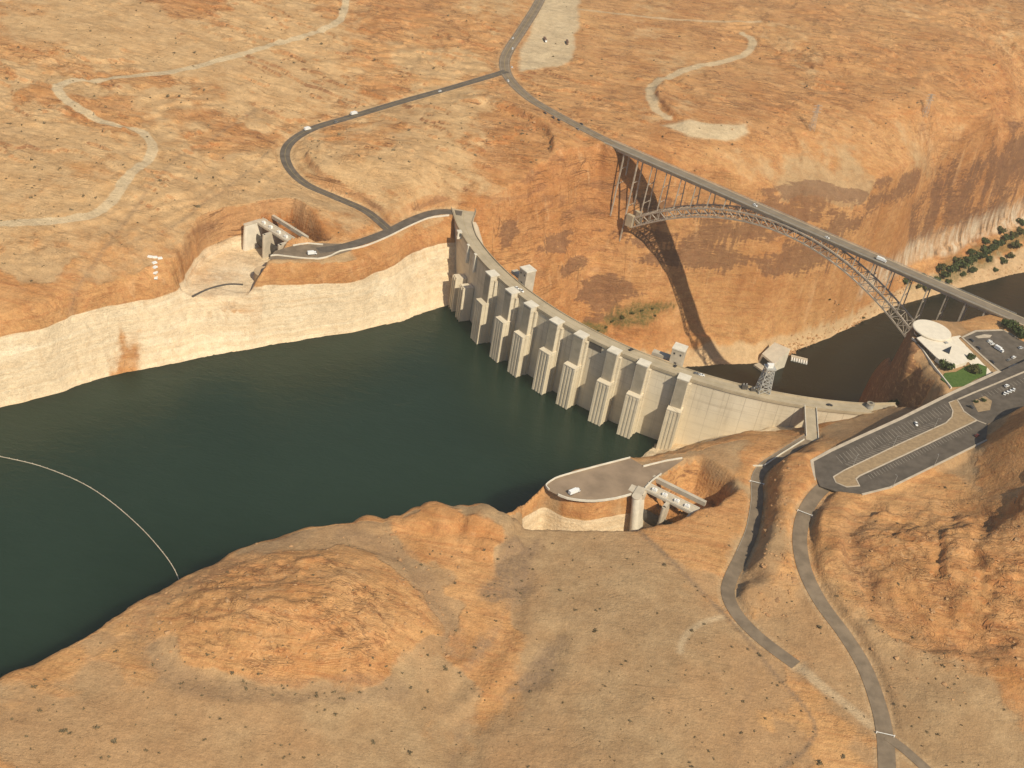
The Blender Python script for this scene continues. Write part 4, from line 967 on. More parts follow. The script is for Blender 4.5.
ISL = [LQ(*p) for p in ((833.5,477),(844,470.6),(898.6,444.5),(946,423),(952,417),(953,411),(949,402.5),(957,399.5),(963.7,411),(976.7,420.5),(930,443),(859.5,476),(856,479),(859.5,486),(846.5,487),(836,482.5))]
poly_sheet('traffic_island', ISL, 0.14, M['tan'], 'tan gravel island dividing the car park', LZ, thick=0.5)
def kerb_line(name, pts, w, hgt, mat, label, closed=False, zoff=0.0):
    P = [np.array(p, float) for p in pts]
    if closed: P = P+[P[0]]
    m = MB(); m.sweep([(p[0], p[1], p[2]+zoff) for p in P], [(-w/2, -0.4), (-w/2, hgt), (w/2, hgt), (w/2, -0.4)]); return tag(m.build(name, mat), label, None, None, 'structure')
kerb_line('island_kerb', ISL, 1.1, 0.2, M['kerb'], 'pale kerb round the island', True)
kerb_line('car_park_kerb', [LQ(*p) for p in ((814,480),(812,461),(830,451),(860,437),(900,419),(940,399),(952,393),(1000,371))], 2.6, 0.22, M['kerb'], 'pale kerb along the canyon side of the car park')
kerb_line('car_park_kerb', [LQ(*p) for p in ((958,399.5),(972,393.5),(1000,382),(1030,369.5),(1050,361))], 1.5, 0.2, M['kerb'], 'pale kerb beside the road')
kerb_line('car_park_kerb', [LQ(*p) for p in ((987,440),(930,468),(890,487.5),(862,494.5)) ], 1.4, 0.3, M['kerb'], 'pale kerb on the desert side of the car park')
kerb_line('car_park_kerb', [LQ(*p) for p in ((963,411),(977,420.5),(986,424))], 1.2, 0.22, M['kerb'], 'pale kerb at the car park corner')
poly_sheet('gravel_bed', [LQ(*p) for p in ((972,401),(985,396),(992,401),(990,410),(978,412))], 0.1, M['tan'], 'planted bed in the lower car park', LZ, thick=0.3)
def stalls(name, a, b, n, ln, tilt=0.0, w=0.16):
    a, b = np.array(a), np.array(b); d = (b-a)/np.linalg.norm(b-a); nrm = np.array([-d[1], d[0], 0]); v = nrm*math.cos(tilt)+d*math.sin(tilt)
    m = MB()
    for k in range(n+1):
        p = a+(b-a)*k/n; q_ = p+v*ln; e = d*w
        m.add([(s_[0], s_[1], LZ(s_[0], s_[1])+0.012) for s_ in (p-e, p+e, q_+e, q_-e)], [(0, 1, 2, 3)])
    return tag(m.build(name, M['line']), None, None, None, 'structure')
stalls('parking_lines', LQ(836,456), LQ(944,404), 34, -9.5, 0.35)
stalls('parking_lines', LQ(852,466), LQ(938,424), 30, 5.0, -0.35)
stalls('parking_lines', LQ(868,475), LQ(968,426), 38, -4.8, 0.35)
stalls('parking_lines', LQ(985,398), LQ(1030,380), 14, 5.0, 0.3)
VZ = 37.5
poly_sheet('visitor_car_park', [U(*p, VZ) for p in ((963,337),(976,331.5),(1003,330.5),(1030,345),(1050,357),(1000.5,372))], 0.02, M['asphalt'], 'dark asphalt car park beside the visitor centre', thick=0.5)
kerb_line('visitor_kerb', [U(*p, VZ) for p in ((1001,373),(981,355),(962,337.5),(976,331),(1003,330),(1018,338))], 2.0, 0.25, M['kerb'], 'pale kerb round the visitor car park')
poly_sheet('visitor_paving', [U(*p, 36.6) for p in ((951,337),(960,335.5),(999,374),(985,381),(975,370),(968,361))], 0.12, M['roof'], 'pale paving between the visitor centre and its car park', thick=0.4)
poly_sheet('island_bed', [U(*p, VZ) for p in ((975,336.5),(984,334.5),(992,335.2),(990,337.5),(978,338.3))], 0.2, M['kerb'], 'pale oval island in the visitor car park', thick=0.3)
poly_sheet('island_bed', [U(*p, VZ) for p in ((1008,367.5),(1014,364),(1022,363.5),(1020,367),(1012,370))], 0.2, M['kerb'], 'pale oval island by the visitor car park exit', thick=0.3)
gt = NT('lawn_grass', 0.95, 0.1); gt.color(gt.mix(gt.ramp(gt.noise(gt.pos, 0.5, 5, 0.7), 0.3, 0.7), (0.055, 0.105, 0.022), (0.10, 0.15, 0.04)))
poly_sheet('lawn', [U(*p, 36.6) for p in ((941,379),(945,373),(956,372),(968,365.5),(978,363.5),(987,367),(986,376),(964,386),(951,387))], 0.2, gt.m, 'green lawn beside the visitor centre', None, 'stuff', 0.4)
# platforms at the two spillways
poly_sheet('far_platform', [(p[0], p[1], 0) for p in FAR_PLAT], 0.03, M['asphalt_old'], 'grey paved platform by the far spillway', thick=0.4)
M['plat'] = simple('dusty_paving', (0.27, 0.195, 0.13), 0.92, 0.18, 0.06)
poly_sheet('near_platform', [(p[0], p[1], 0) for p in NEAR_PLAT], 0.03, M['plat'], 'brown paved platform by the near spillway', thick=0.4)
def guard(pts, label, w=0.7, hgt=1.1, zoff=0.0, group='guard walls along the rims'):
    m = MB(); m.sweep([(p[0], p[1], p[2]+zoff) for p in pts], [(-w/2, -0.5), (-w/2, hgt), (w/2, hgt), (w/2, -0.5)])
    return tag(m.build('guard_wall', M['conc_light']), label, 'wall', group)
G = lambda L, z=0.0: [U(x, y, z) for x, y in L]
guard(spline(G([(270.5,256.3),(277.5,255.5),(298,258),(318,259),(331,256),(340,251.5),(364,246.5),(388,237),(408,227),(428,218.5),(440,216.5),(449,215.5)]), 6), 'long white guard wall along the lake edge of the road to the far end of the dam')
guard(G([(292.8,246),(300,244.6),(308,243.6),(323,245)]), 'short white guard wall at the back of the far platform by the spillway gates')
guard(spline(G([(549,490),(545.8,486.3),(548,483.3),(553,480),(560,476.8),(590,468.4),(630,458)]),5), 'white guard wall on the lake side of the brown near platform')
guard(G([(643,466.8),(666,461.2),(682,458.5)]), 'white guard wall on the dam side of the brown near platform')
guard(spline(G([(558,495),(567,498.5),(580,500.6),(595,501.3),(615,498.7),(631,494.5)]), 5), 'curved white guard wall above the near spillway channel')
guard(G([(645,488.5),(652,481),(661,474.3)]), 'white guard wall between the near platform and the spillway cut')
guard(G([(745,466.5),(764,466.2),(780,455),(804,440)]), 'white guard wall beside the access road below the ramp bridge')

# ---------------------------------------------------------------- spillway gate structures
def spillway(A, B, label, zb, w=12.0, seed=1):
    A, B = np.array(A, float), np.array(B, float); d = (B-A)/np.linalg.norm(B-A); L = float(np.linalg.norm(B-A))
    e = empty('spillway', (A[0], A[1], 0), math.atan2(d[1], d[0]), label, 'spillway')   # local x along the gates, -y upstream
    for x in (-1.5, L/2, L+1.5):
        m = MB(); wd = 3.4 if x != L/2 else 2.6
        m.box((x, w*0.30, zb/2-0.6), (wd, w*1.5, -zb)); m.cyl((x, w*0.30-w*0.75, zb-0.6), wd/2, -zb, 14)
        m.build('pier', M['conc'], e)
    for x0, x1 in ((0.2, L/2-1.3), (L/2+1.3, L-0.2)):
        m = MB(); n = 10; pts = []
        for k in range(n+1):
            a = rad(-38+58*k/n); pts.append((w*0.55-13*math.cos(a)+6, zb*0.55+13*math.sin(a)))
        vs = [(x, y, z) for x in (x0, x1) for (y, z) in pts]+[(x, y+0.5, z) for x in (x0, x1) for (y, z) in pts]
        k = n+1; fs = []
        for i in range(n): fs += [(i, i+1, k+i+1, k+i), (2*k+i, 3*k+i, 3*k+i+1, 2*k+i+1)]
        fs += [(0, k, 3*k, 2*k), (n, 2*k+n, 3*k+n, k+n)]
        m.add(vs, fs); m.build('radial_gate', M['dark_steel'], e)
        m = MB(); m.box(((x0+x1)/2, w*1.1, -4.5), (x1-x0, 1.2, 5)); m.build('breast_wall', M['conc'], e)
    m = MB(); m.box((L/2, w*0.5, -0.7), (L+7, w*0.72, 1.5)); dk = m.build('deck', M['conc'], e)
    for y in (w*0.16, w*0.84):
        m = MB(); m.box((L/2, y, 0.55), (L+6.6, 0.35, 1.0)); m.build('parapet', M['conc_light'], e)
    for x in (L*0.12, L*0.36, L*0.64, L*0.88):
        m = MB(); m.box((x, w*0.45, 0.95), (3.4, 2.2, 1.8)); m.box((x+0.7, w*0.45, 2.15), (1.4, 1.6, 0.7)); m.build('hoist', M['white'], e)
    m = MB(); m.box((L/2, w*1.75, -1.6), (L+8, 2.6, 3.4)); m.build('downstream_beam', M['conc'], e)
    return e, d, L
spillway(FSA, FSB, 'concrete spillway with dark gates and white hoists on the far bank', -27, 13)
spillway(U(646,492,0), U(689,513.5,0), 'concrete spillway with dark gates and white hoists in front of the near platform', -34, 11)
# long side walls of the two spillway inlets
def side_wall(p, rz, wd, ln, hgt, shift, label, back=0):
    e = empty('training_wall', (p[0], p[1], 0), rz, label, 'wall')
    out = [(-wd/2, ln/2), (-wd/2, -ln/2+wd/2)]+[(-wd/2*math.cos(a), -ln/2+wd/2-wd/2*math.sin(a)) for a in np.linspace(0.3, math.pi-0.3, 8)]+[(wd/2, -ln/2+wd/2), (wd/2, ln/2)]
    n = len(out); m = MB()
    m.add([(x, y, 0) for x, y in out]+[(x*1.1+shift[0], y*1.1+shift[1], -hgt) for x, y in out], [tuple(range(n)), tuple(range(n, 2*n))[::-1]]+[(i, n+i, n+(i+1) % n, (i+1) % n) for i in range(n)])
    m.build('wall', M['conc_light'], e)
    if back:
        m = MB(); m.add([(x+sx*k_, y+sy*k_, z) for z, k_, sx, sy in ((0.1, 0, 0, 0), (-hgt, 1, shift[0], shift[1])) for x, y in ((-wd/2+.02, -1.0), (-wd/2+.02, 7), (-wd/2-back, 7), (-wd/2-back, -0.2))], [(0, 1, 2, 3), (7, 6, 5, 4), (0, 4, 5, 1), (1, 5, 6, 2), (2, 6, 7, 3), (3, 7, 4, 0)]); m.build('return_wall', M['conc'], e)
    m = MB(); m.prism([(x*1.06, y*1.04) for x, y in out], 0.01, 0.8); m.build('coping', M['conc'], e)
side_wall(U(638.2,493.8,0), rad(-20), 5.6, 14, 44, (8.0, -3.0), 'tall pale curved concrete side wall at the left of the near spillway', 4.5)
side_wall(U(252.5,223,0), math.atan2(_d[1], _d[0]), 4.0, 18, 28, (1.0, -1.0), 'tall pale concrete side wall at the left of the far spillway')
p0 = U(266,262,-6); e = empty('inlet_pier', (p0[0], p0[1], 0), 0, 'rounded brown concrete pier at the mouth of the far spillway inlet', 'wall')
M['stain'] = simple('stained_concrete', (0.44, 0.325, 0.205), 0.92, 0.2, 0.1)
m = MB(); m.cyl((0, -1, -44), 10.5, 29, 28, 9.0); m.build('shaft', M['stain'], e)
m = MB(); m.cyl((0, -1, -15.2), 9.6, 1.0, 28); m.build('coping', M['stain'], e)

# ---------------------------------------------------------------- visitor centre
RZ = 42.0
c0 = U(932, 330, RZ); vc = empty('visitor_centre', (c0[0], c0[1], 36.4), 0, 'white visitor centre with a round flat roof and a long wing on the canyon edge', 'building')
def VL(px, py, z): p = U(px, py, z); return (p[0]-c0[0], p[1]-c0[1])
m = MB(); m.cyl((0, 0, -6), 12.6, 11.0, 48); m.build('drum_wall', M['conc_light'], vc)
m = MB(); m.cyl((0, 0, 0.6), 12.75, 3.2, 48); m.build('window_band', M['glass'], vc)
m = MB(); m.cyl((0, 0, 5.0), 15.6, 0.9, 64); m.cyl((0, 0, 5.9), 15.0, 0.15, 64); m.build('round_roof', M['roof'], vc)
wing = [VL(x, y, 40.6) for x, y in ((916.5,338),(936.5,357.5),(950,367),(969,361.5),(951,337.5),(935,331))]
cx_ = sum(p[0] for p in wing)/6; cy_ = sum(p[1] for p in wing)/6
m = MB(); m.prism([(cx_+(x-cx_)*0.95, cy_+(y-cy_)*0.95) for x, y in wing], -5, 3.7); m.build('wing_wall', M['conc_light'], vc)
m = MB(); m.prism(wing, 3.7, 4.4); m.build('wing_roof', M['roof'], vc)
a_, b_ = np.array(wing[0]), np.array(wing[1]); dd = (b_-a_)/np.linalg.norm(b_-a_); nn = np.array([dd[1], -dd[0]]); 
if np.dot(nn, np.array([cx_, cy_])-a_) > 0: nn = -nn
for k in range(6):
    f0, f1 = 0.06+k*0.15, 0.06+k*0.15+0.13
    q0, q1 = a_+(b_-a_)*f0, a_+(b_-a_)*f1
    m = MB(); i0 = -0.9; m.prism([tuple(q0+nn*i0), tuple(q1+nn*i0), tuple(q1+nn*0.12), tuple(q0+nn*0.12)], 0.6, 3.2); m.build('window', M['glass'], vc)
sk = [VL(x, y, 41.4) for x, y in ((943,350.5),(949.5,353.5),(951.5,346.5))]
m = MB(); n = 3; m.prism(sk, 4.41, 5.4); m.build('skylight', M['glass'], vc)
q_ = VL(946, 343, 41); m = MB(); m.box((q_[0], q_[1], 4.9), (2.6, 2.2, 1.2), 0.5); m.build('roof_unit', M['grey_steel'], vc)
# low wall on the cliff edge below the visitor centre
guard([U(x, y, 36.3) for x, y in ((912,338.5),(922,350),(933,366),(951,388.5))], 'low concrete wall on the cliff edge below the visitor centre windows', 0.9, 1.3)

# ---------------------------------------------------------------- things on and by the dam
e0 = U(762.5, 391, 0); g = empty('lattice_tower', (e0[0], e0[1], 0), rad(12), 'pale steel lattice tower standing on the dam crest', 'tower')
def lattice(m, b, t_, hgt, n, w=0.35):
    for i in range(n):
        z0, z1 = hgt*i/n, hgt*(i+1)/n; r0 = b+(t_-b)*i/n; r1 = b+(t_-b)*(i+1)/n
        c0_ = [(sx*r0, sy*r0, z0) for sx, sy in ((-1, -1), (1, -1), (1, 1), (-1, 1))]; c1_ = [(sx*r1, sy*r1, z1) for sx, sy in ((-1, -1), (1, -1), (1, 1), (-1, 1))]
        for k in range(4):
            j = (k+1) % 4; m.bar(c0_[k], c1_[k], w*1.5); m.bar(c0_[k], c1_[j], w); m.bar(c0_[j], c1_[k], w); m.bar(c1_[k], c1_[j], w)
m = MB(); lattice(m, 4.6, 3.0, 22, 5, 0.42); m.build('frame', M['grey_steel'], g)
m = MB(); m.box((0, 0, 22.5), (8, 8, 1.0)); m.build('platform', M['grey_steel'], g)
m = MB(); m.box((-0.5, 0, 24.3), (4.2, 3.6, 2.6)); m.cyl((2.4, 1.5, 23), 0.8, 2.2, 12); m.build('hoist', M['white'], g)
e0 = U(744, 388.5, 0); g = empty('pump_unit', (e0[0], e0[1], 0), rad(10), 'dark machinery unit beside the lattice tower on the dam crest', 'machine')
m = MB(); m.box((0, 0, 1.5), (4.6, 3.4, 3.0)); m.box((0, 0, 3.2), (3.4, 2.4, 0.6)); m.build('housing', M['dark_steel'], g)
for x in (-1.2, 1.2):
    m = MB(); m.cyl((x, 0, 3.3), 0.45, 1.6, 10); m.build('stack', M['grey_steel'], g)
e0 = U(752.5, 390.5, 0); g = empty('pump_unit', (e0[0], e0[1], 0), rad(10), 'small dark machinery unit touching the foot of the lattice tower', 'machine')
m = MB(); m.box((0, 0, 1.1), (4.2, 2.6, 2.2)); m.build('housing', M['dark_steel'], g)
m = MB(); m.cyl((0.8, 0, 2.2), 0.6, 0.9, 12); m.build('cap', M['grey_steel'], g)
e0 = U(869.5, 407.5, 0.2); g = empty('round_tank', (e0[0], e0[1], 0.0), 0, 'small round grey tank with a dark top at the near end of the dam', 'tank')
m = MB(); m.cyl((0, 0, -1), 2.9, 5.0, 28); m.build('shell', M['grey_steel'], g)
m = MB(); m.cyl((0, 0, 4.0), 3.1, 0.3, 28); m.cyl((0, 0, 4.3), 1.9, 0.25, 24); m.build('lid', M['panel_grey'], g)
m = MB(); m.cyl((0, 0, 4.56), 1.3, 0.3, 20); m.build('hatch', M['dark_steel'], g)
# tunnel outlet and jetty far below
e0 = U(768, 366, RIVER_Z); g = empty('tunnel_outlet', (e0[0], e0[1], RIVER_Z), rad(-45), 'pale concrete tunnel outlet at the foot of the far canyon wall', 'outlet')
m = MB()
vs = [(-11, -5, 0), (11, -9, 0), (11, 16, 0), (-11, 16, 0), (-11, -2, 11), (11, -6, 11), (11, 16, 25), (-11, 16, 21)]
m.add(vs, [(3, 2, 1, 0), (4, 5, 6, 7), (0, 1, 5, 4), (1, 2, 6, 5), (2, 3, 7, 6), (3, 0, 4, 7)]); m.build('portal', M['conc_light'], g)
m = MB(); m.add([(-8, -5.6, 2), (6, -8.2, 2), (6, -6.2, 9), (-8, -3.7, 9), (-8, 2, 2), (6, 2, 2), (6, 2, 9), (-8, 2, 9)], [(3, 2, 1, 0), (4, 5, 6, 7), (0, 1, 5, 4), (1, 2, 6, 5), (2, 3, 7, 6), (3, 0, 4, 7)]); m.build('opening', M['dark'], g)
m = MB(); m.box((2, -12, 0.6), (20, 9, 3.0)); m.build('sill', M['conc'], g)
e0 = U(799, 360, RIVER_Z); g = empty('jetty', (e0[0], e0[1], RIVER_Z), rad(-8), 'low pale jetty with round pontoons at the foot of the far canyon wall', 'jetty')
m = MB(); m.box((0, 2.5, 1.4), (19, 5, 0.7)); m.build('deck', M['conc'], g)
for k in range(7):
    m = MB(); x = -8.4+k*2.8; n = 12
    lo = [(x+1.1*math.cos(2*math.pi*i/n), -6.0, 0.6+1.1*math.sin(2*math.pi*i/n)) for i in range(n)]; hi = [(a, 1.0, c) for a, b, c in lo]
    m.add(lo+hi, [tuple(range(n)), tuple(range(n, 2*n))[::-1]]+[(i, n+i, n+(i+1) % n, (i+1) % n) for i in range(n)]); m.build('pontoon', M['white'], g)

# ---------------------------------------------------------------- pylons, poles, barriers
def pylon(px, py, hgt, label):
    p = T(px, py); g = empty('pylon', (p[0], p[1], p[2]-0.3), rad(20), label, 'pylon', 'pylons on the far bank')
    m = MB(); lattice(m, 3.0, 0.7, hgt, 5, 0.11); m.build('mast', M['grey_steel'], g)
    for z in (0.72, 0.84, 0.96):
        m = MB(); m.bar((-5.5, 0, hgt*z), (5.5, 0, hgt*z), 0.25); m.bar((-5.5, 0, hgt*z), (0, 0, hgt*z+1.6), 0.14); m.bar((5.5, 0, hgt*z), (0, 0, hgt*z+1.6), 0.14); m.build('crossarm', M['grey_steel'], g)
pylon(811, 130, 30, 'thin grey lattice pylon beyond the bridge, nearest the canyon rim'); pylon(924, 116, 28, 'thin grey lattice pylon on the bare rock at the upper right')
lamp = None
for i, (px, py, lab) in enumerate(((934, 428.5, 'car park lamp post nearest the white car'), (893, 446.5, 'middle lamp post on the far side of the gravel island'), (853, 466, 'lamp post at the rounded lower end of the gravel island'), (934, 466, 'lamp post on the desert kerb towards the shaded corner'), (893, 486.5, 'lamp post on the desert kerb near the road junction'))):
    p = LQ(px, py)
    if lamp is None:
        lamp = empty('lamp_post', (0, 0, 0), 0, lab, 'lamp post', 'lamp posts in the main car park'); lamp['label'] = lab
        m = MB(); m.cyl((0, 0, -0.5), 0.16, 9.5, 8, 0.10); m.build('pole', M['grey_steel'], lamp)
        m = MB(); m.cyl((0, 0, -0.4), 0.4, 0.9, 10); m.build('base', M['conc'], lamp)
        m = MB(); m.box((0.9, 0, 8.95), (2.0, 0.12, 0.12)); m.box((1.7, 0, 8.9), (0.9, 0.36, 0.16)); m.build('lamp_arm', M['grey_steel'], lamp); L_ = lamp
    else: L_ = copy_tree(lamp); L_['label'] = lab
    L_.location = (p[0], p[1], p[2]+0.12); L_.rotation_euler[2] = 0.5*i
def barrier(px, py, key, label):
    P = ROADS[key][0]; t0 = T(px, py); i = int(np.argmin(((P[:, :2]-t0[:2])**2).sum(1))); p = P[i]; d = P[min(i+1, len(P)-1)]-P[i-1]
    g = empty('road_barrier', (p[0], p[1], p[2]+0.05), math.atan2(d[1], d[0])+math.pi/2, label, 'barrier')
    m = MB(); m.box((0, 0, 1.0), (9.4, 0.28, 0.28)); m.build('arm', M['white'], g)
    for x in (-4.8, 4.8):
        m = MB(); m.box((x, 0, 0.7), (0.5, 0.5, 1.4)); m.build('post', M['white'], g)
barrier(756, 483, 'low', 'white bar barrier across the lower access road by the spillway cut'); barrier(804, 512, 'main', 'white bar barrier across the main road just below the car park')
barrier(885, 737, 'main', 'white bar barrier across the main road at the bottom of the view')
p = T(1014, 503); g = empty('signal_mast', (p[0], p[1], p[2]), 0, 'thin mast on the pointed rock at the right edge', 'mast')
m = MB(); m.cyl((0, 0, -0.5), 0.15, 6, 8, 0.08); m.build('pole', M['dark_steel'], g)
m = MB(); m.box((0, 0, 5.2), (1.1, 0.1, 0.5)); m.build('aerial', M['dark_steel'], g)
for i, (px, py) in enumerate(((150, 257), (155, 257.5), (160, 258.5), (154.5, 263), (155, 267.5), (155.5, 273), (156, 278))):
    p = T(px, py); m = MB(); m.box((0, 0, 0.5), (3.8, 2.6, 1.0), 0.0, 0.92); o = m.build('white_block', M['white']); o.location = (p[0], p[1], p[2]-0.1); o.rotation_euler[2] = 0.3*i
    tag(o, 'small white block in the column of blocks on the orange slope above the lake', 'block', 'white blocks on the slope')
lb = spline([np.array([*T(x, y)[:2], T(x, y)[2]+0.2]) for x, y in ((192,297),(200,293),(208,289.5),(218,286.5),(230,284.5),(243,285))], 3)
m = MB(); m.sweep(lb, [(-0.8, -0.3), (0.8, -0.3), (0.6, 0.7), (-0.6, 0.7)]); tag(m.build('log_boom', M['dark_steel']), 'dark curved line of stranded logs on the pale floor of the far spillway inlet', 'log boom')
# ---------------------------------------------------------------- vehicles
PAINT = {'white': simple('white_car_paint', (0.80, 0.80, 0.78), 0.35, 0.03), 'silver': simple('silver_car_paint', (0.48, 0.49, 0.50), 0.35, 0.04), 'dark': simple('dark_car_paint', (0.045, 0.045, 0.05), 0.35, 0.06),
         'red': simple('dark_red_car_paint', (0.16, 0.03, 0.025), 0.35, 0.06), 'brown': simple('brown_truck_paint', (0.17, 0.09, 0.055), 0.5, 0.06), 'grey': simple('grey_car_paint', (0.20, 0.20, 0.20), 0.4, 0.05)}
def loft(m, secs):
    "secs: list of (x, half width, z0, z1)"
    vs = []
    for x, w_, z0, z1 in secs: vs += [(x, -w_, z0), (x, w_, z0), (x, w_*0.96, z1), (x, -w_*0.96, z1)]
    n = len(secs); fs = [(0, 1, 2, 3), tuple(4*(n-1)+k for k in (3, 2, 1, 0))]
    for i in range(n-1):
        for k in range(4): j = (k+1) % 4; fs.append((4*i+k, 4*(i+1)+k, 4*(i+1)+j, 4*i+j))
    return m.add(vs, fs)
def wheel(e, x, y, r=0.36, w_=0.26):
    m = MB(); n = 14; a = [(x+r*math.cos(2*math.pi*i/n), y-w_/2, r+r*math.sin(2*math.pi*i/n)) for i in range(n)]; b = [(p[0], y+w_/2, p[2]) for p in a]
    m.add(a+b, [tuple(range(n)), tuple(range(n, 2*n))[::-1]]+[(i, n+i, n+(i+1) % n, (i+1) % n) for i in range(n)]); m.build('wheel', M['rubber'], e)
def car(paint, suv=False):
    e = empty('parked_car', (0, 0, 0)); L_ = 2.4; k = 0.25 if suv else 0
    m = MB(); loft(m, [(-L_, .82, .35, .80+k), (-L_+.15, .92, .28, .98+k), (-.9, .95, .25, 1.02+k), (.95, .95, .25, .98+k), (2.1, .90, .28, .82+k*.8), (L_, .78, .36, .66+k*.6)]); m.build('body', PAINT[paint], e)
    m = MB()
    if suv: loft(m, [(-2.25, .86, .98+k, 1.05+k), (-2.0, .84, .98+k, 1.55+k), (.35, .82, .98+k, 1.55+k), (1.15, .84, .96+k, 1.0+k)])
    else: loft(m, [(-1.9, .82, .97, 1.0), (-1.2, .78, .98, 1.42), (.25, .76, .98, 1.42), (1.1, .82, .95, .98)])
    m.build('windows', M['glass'], e)
    m = MB(); z = (1.56+k) if suv else 1.43; m.box(((-.85 if suv else -.5), 0, z), (2.3 if suv else 1.4, 1.5, .06)); m.build('roof', PAINT[paint], e)
    for x in (-1.45, 1.45):
        for y in (-.82, .82): wheel(e, x, y)
    for y in (-.6, .6):
        m = MB(); m.box((L_-0.02, y, .62+k*.6), (.1, .3, .14)); m.build('headlight', M['conc_light'], e)
    return e
def truck(paint, boxc, ln=8.0):
    e = empty('truck', (0, 0, 0)); h2 = ln/2
    m = MB(); loft(m, [(h2-2.2, 1.15, .6, 2.6), (h2-.5, 1.15, .6, 2.5), (h2, 1.1, .6, 1.5)]); m.build('cab', PAINT[paint], e)
    m = MB(); m.box((h2-.75, 0, 2.05), (1.0, 2.34, .7)); m.build('windscreen', M['glass'], e)
    m = MB(); m.box((-1.2, 0, 2.1), (ln-2.5, 2.5, 2.5)); m.build('box_body', PAINT[boxc], e)
    m = MB(); m.box((-.5, 0, .65), (ln-1.5, 1.6, .3)); m.build('chassis', M['dark_steel'], e)
    for x in (-h2+1.2, -h2+2.3, h2-1.3):
        for y in (-1.0, 1.0): wheel(e, x, y, .5, .34)
    return e
PROTO = {}
def vehicle(kind, px, py, head, label, surf='ground', name=None, group='vehicles in the view'):
    if surf == 'ground': p = T(px, py); z = p[2]
    elif surf == 'lot': p = LQ(px, py); z = p[2]+0.02
    elif surf == 'vc': p = U(px, py, VZ+.03); z = p[2]
    elif surf == 'bridge': p = U(px, py, BZ+.02); z = p[2]
    else: p = U(px, py, surf); z = p[2]
    q0 = U(px, py, z); dz = ray(px, py)
    e = ray(px+math.cos(rad(head)), py-math.sin(rad(head))); q1 = CO+e*((z-CAM_H)/e[2])      # heading as seen on the ground
    rz = math.atan2(q1[1]-q0[1], q1[0]-q0[0])
    if kind not in PROTO:
        t_, *a = kind; PROTO[kind] = car(a[0], len(a) > 1) if t_ == 'car' else truck(*a); o = PROTO[kind]
    else: o = copy_tree(PROTO[kind])
    o.location = (p[0], p[1], z); o.rotation_euler = (0, 0, rz); tag(o, label, 'truck' if kind[0] == 'truck' else 'car', group)
    if name: o.name = name
    return o
W_, D_ = ('car', 'white'), ('car', 'dark')
WS = ('car', 'white', 1)
vehicle(W_, 916, 424.5, -70, 'lone white car in the long upper bay of the main car park', 'lot')
vehicle(('car', 'red'), 977, 436, 20, 'dark red car in the lower bay near the shaded corner', 'lot')
vehicle(D_, 970.5, 407.5, -30, 'black car beside the planted bed in the lower car park', 'lot')
vehicle(WS, 1006.5, 386.5, 20, 'single white car facing the road in the lower car park', 'lot')
for px, py, lab in ((1004.5,394,'left-hand white car of the row by the shadow edge'), (1007.5,392.8,'second white car from the left in the row by the shadow edge'), (1010.5,391.5,'third white car from the left in the row by the shadow edge'), (1013.5,390.2,'right-hand white car of the row by the shadow edge')):
    vehicle(W_, px, py, 75, lab, 'lot')
vehicle(WS, 989.5, 342, 8, 'white car nearest the oval island in the visitor car park', 'vc')
vehicle(W_, 992, 344.3, 8, 'white car tucked behind the one nearest the oval island', 'vc')
vehicle(('truck', 'white', 'white', 8.0), 998.5, 350.5, -32, 'white box truck in the middle of the visitor car park', 'vc', 'parked_truck')
vehicle(WS, 1013.5, 358, 22, 'white car by the exit of the visitor car park', 'vc')
vehicle(('car', 'grey'), 1008.5, 360.5, 22, 'grey car beside the white one at the visitor car park exit', 'vc')
vehicle(D_, 971.5, 341, -35, 'black car at the upper left corner of the visitor car park', 'vc')
vehicle(D_, 978.5, 348.5, -35, 'black car halfway along the paving of the visitor car park', 'vc')
vehicle(D_, 992, 362.5, -35, 'black car at the lower end of the visitor car park paving', 'vc')
vehicle(('car', 'silver', 1), 1020.5, 348.5, 10, 'silver car under the trees at the right edge', 'vc')
vehicle(('truck', 'white', 'white', 9.0), 574, 493, 22, 'white truck parked on the brown near platform', 0.05, 'parked_truck')
vehicle(('truck', 'white', 'white', 8.0), 312, 254.5, 5, 'white truck parked on the far platform', 0.05, 'parked_truck')
vehicle(W_, 517, 288.5, -35, 'left white car of the pair on the dam crest by the lift tower', 0.02); vehicle(WS, 521.5, 291.5, -35, 'right white car of the pair on the dam crest by the lift tower', 0.02)
vehicle(D_, 631, 350.2, 20, 'small black car alone on the dam crest between the lift towers', 0.02)
vehicle(D_, 675.5, 366.3, 35, 'black car on the dam crest under the second lift tower', 0.02)
vehicle(W_, 701.5, 375.5, -12, 'white car on the dam crest just past the last intake tower', 0.02); vehicle(('car', 'grey'), 696.5, 374, -12, 'grey car close behind the white one past the last intake tower', 0.02)
vehicle(D_, 829.5, 405.5, -8, 'black car on the dam crest past the ramp bridge', 0.02)
vehicle(WS, 755, 206, -27, 'white car on the bridge above the crown of the arch', 'bridge', 'moving_car'); vehicle(W_, 827, 238, -25, 'white car on the bridge two thirds of the way across', 'bridge', 'moving_car')
vehicle(('truck', 'white', 'white', 9.0), 881, 261, -22, 'white truck on the bridge close to the visitor centre', 'bridge', 'moving_truck')
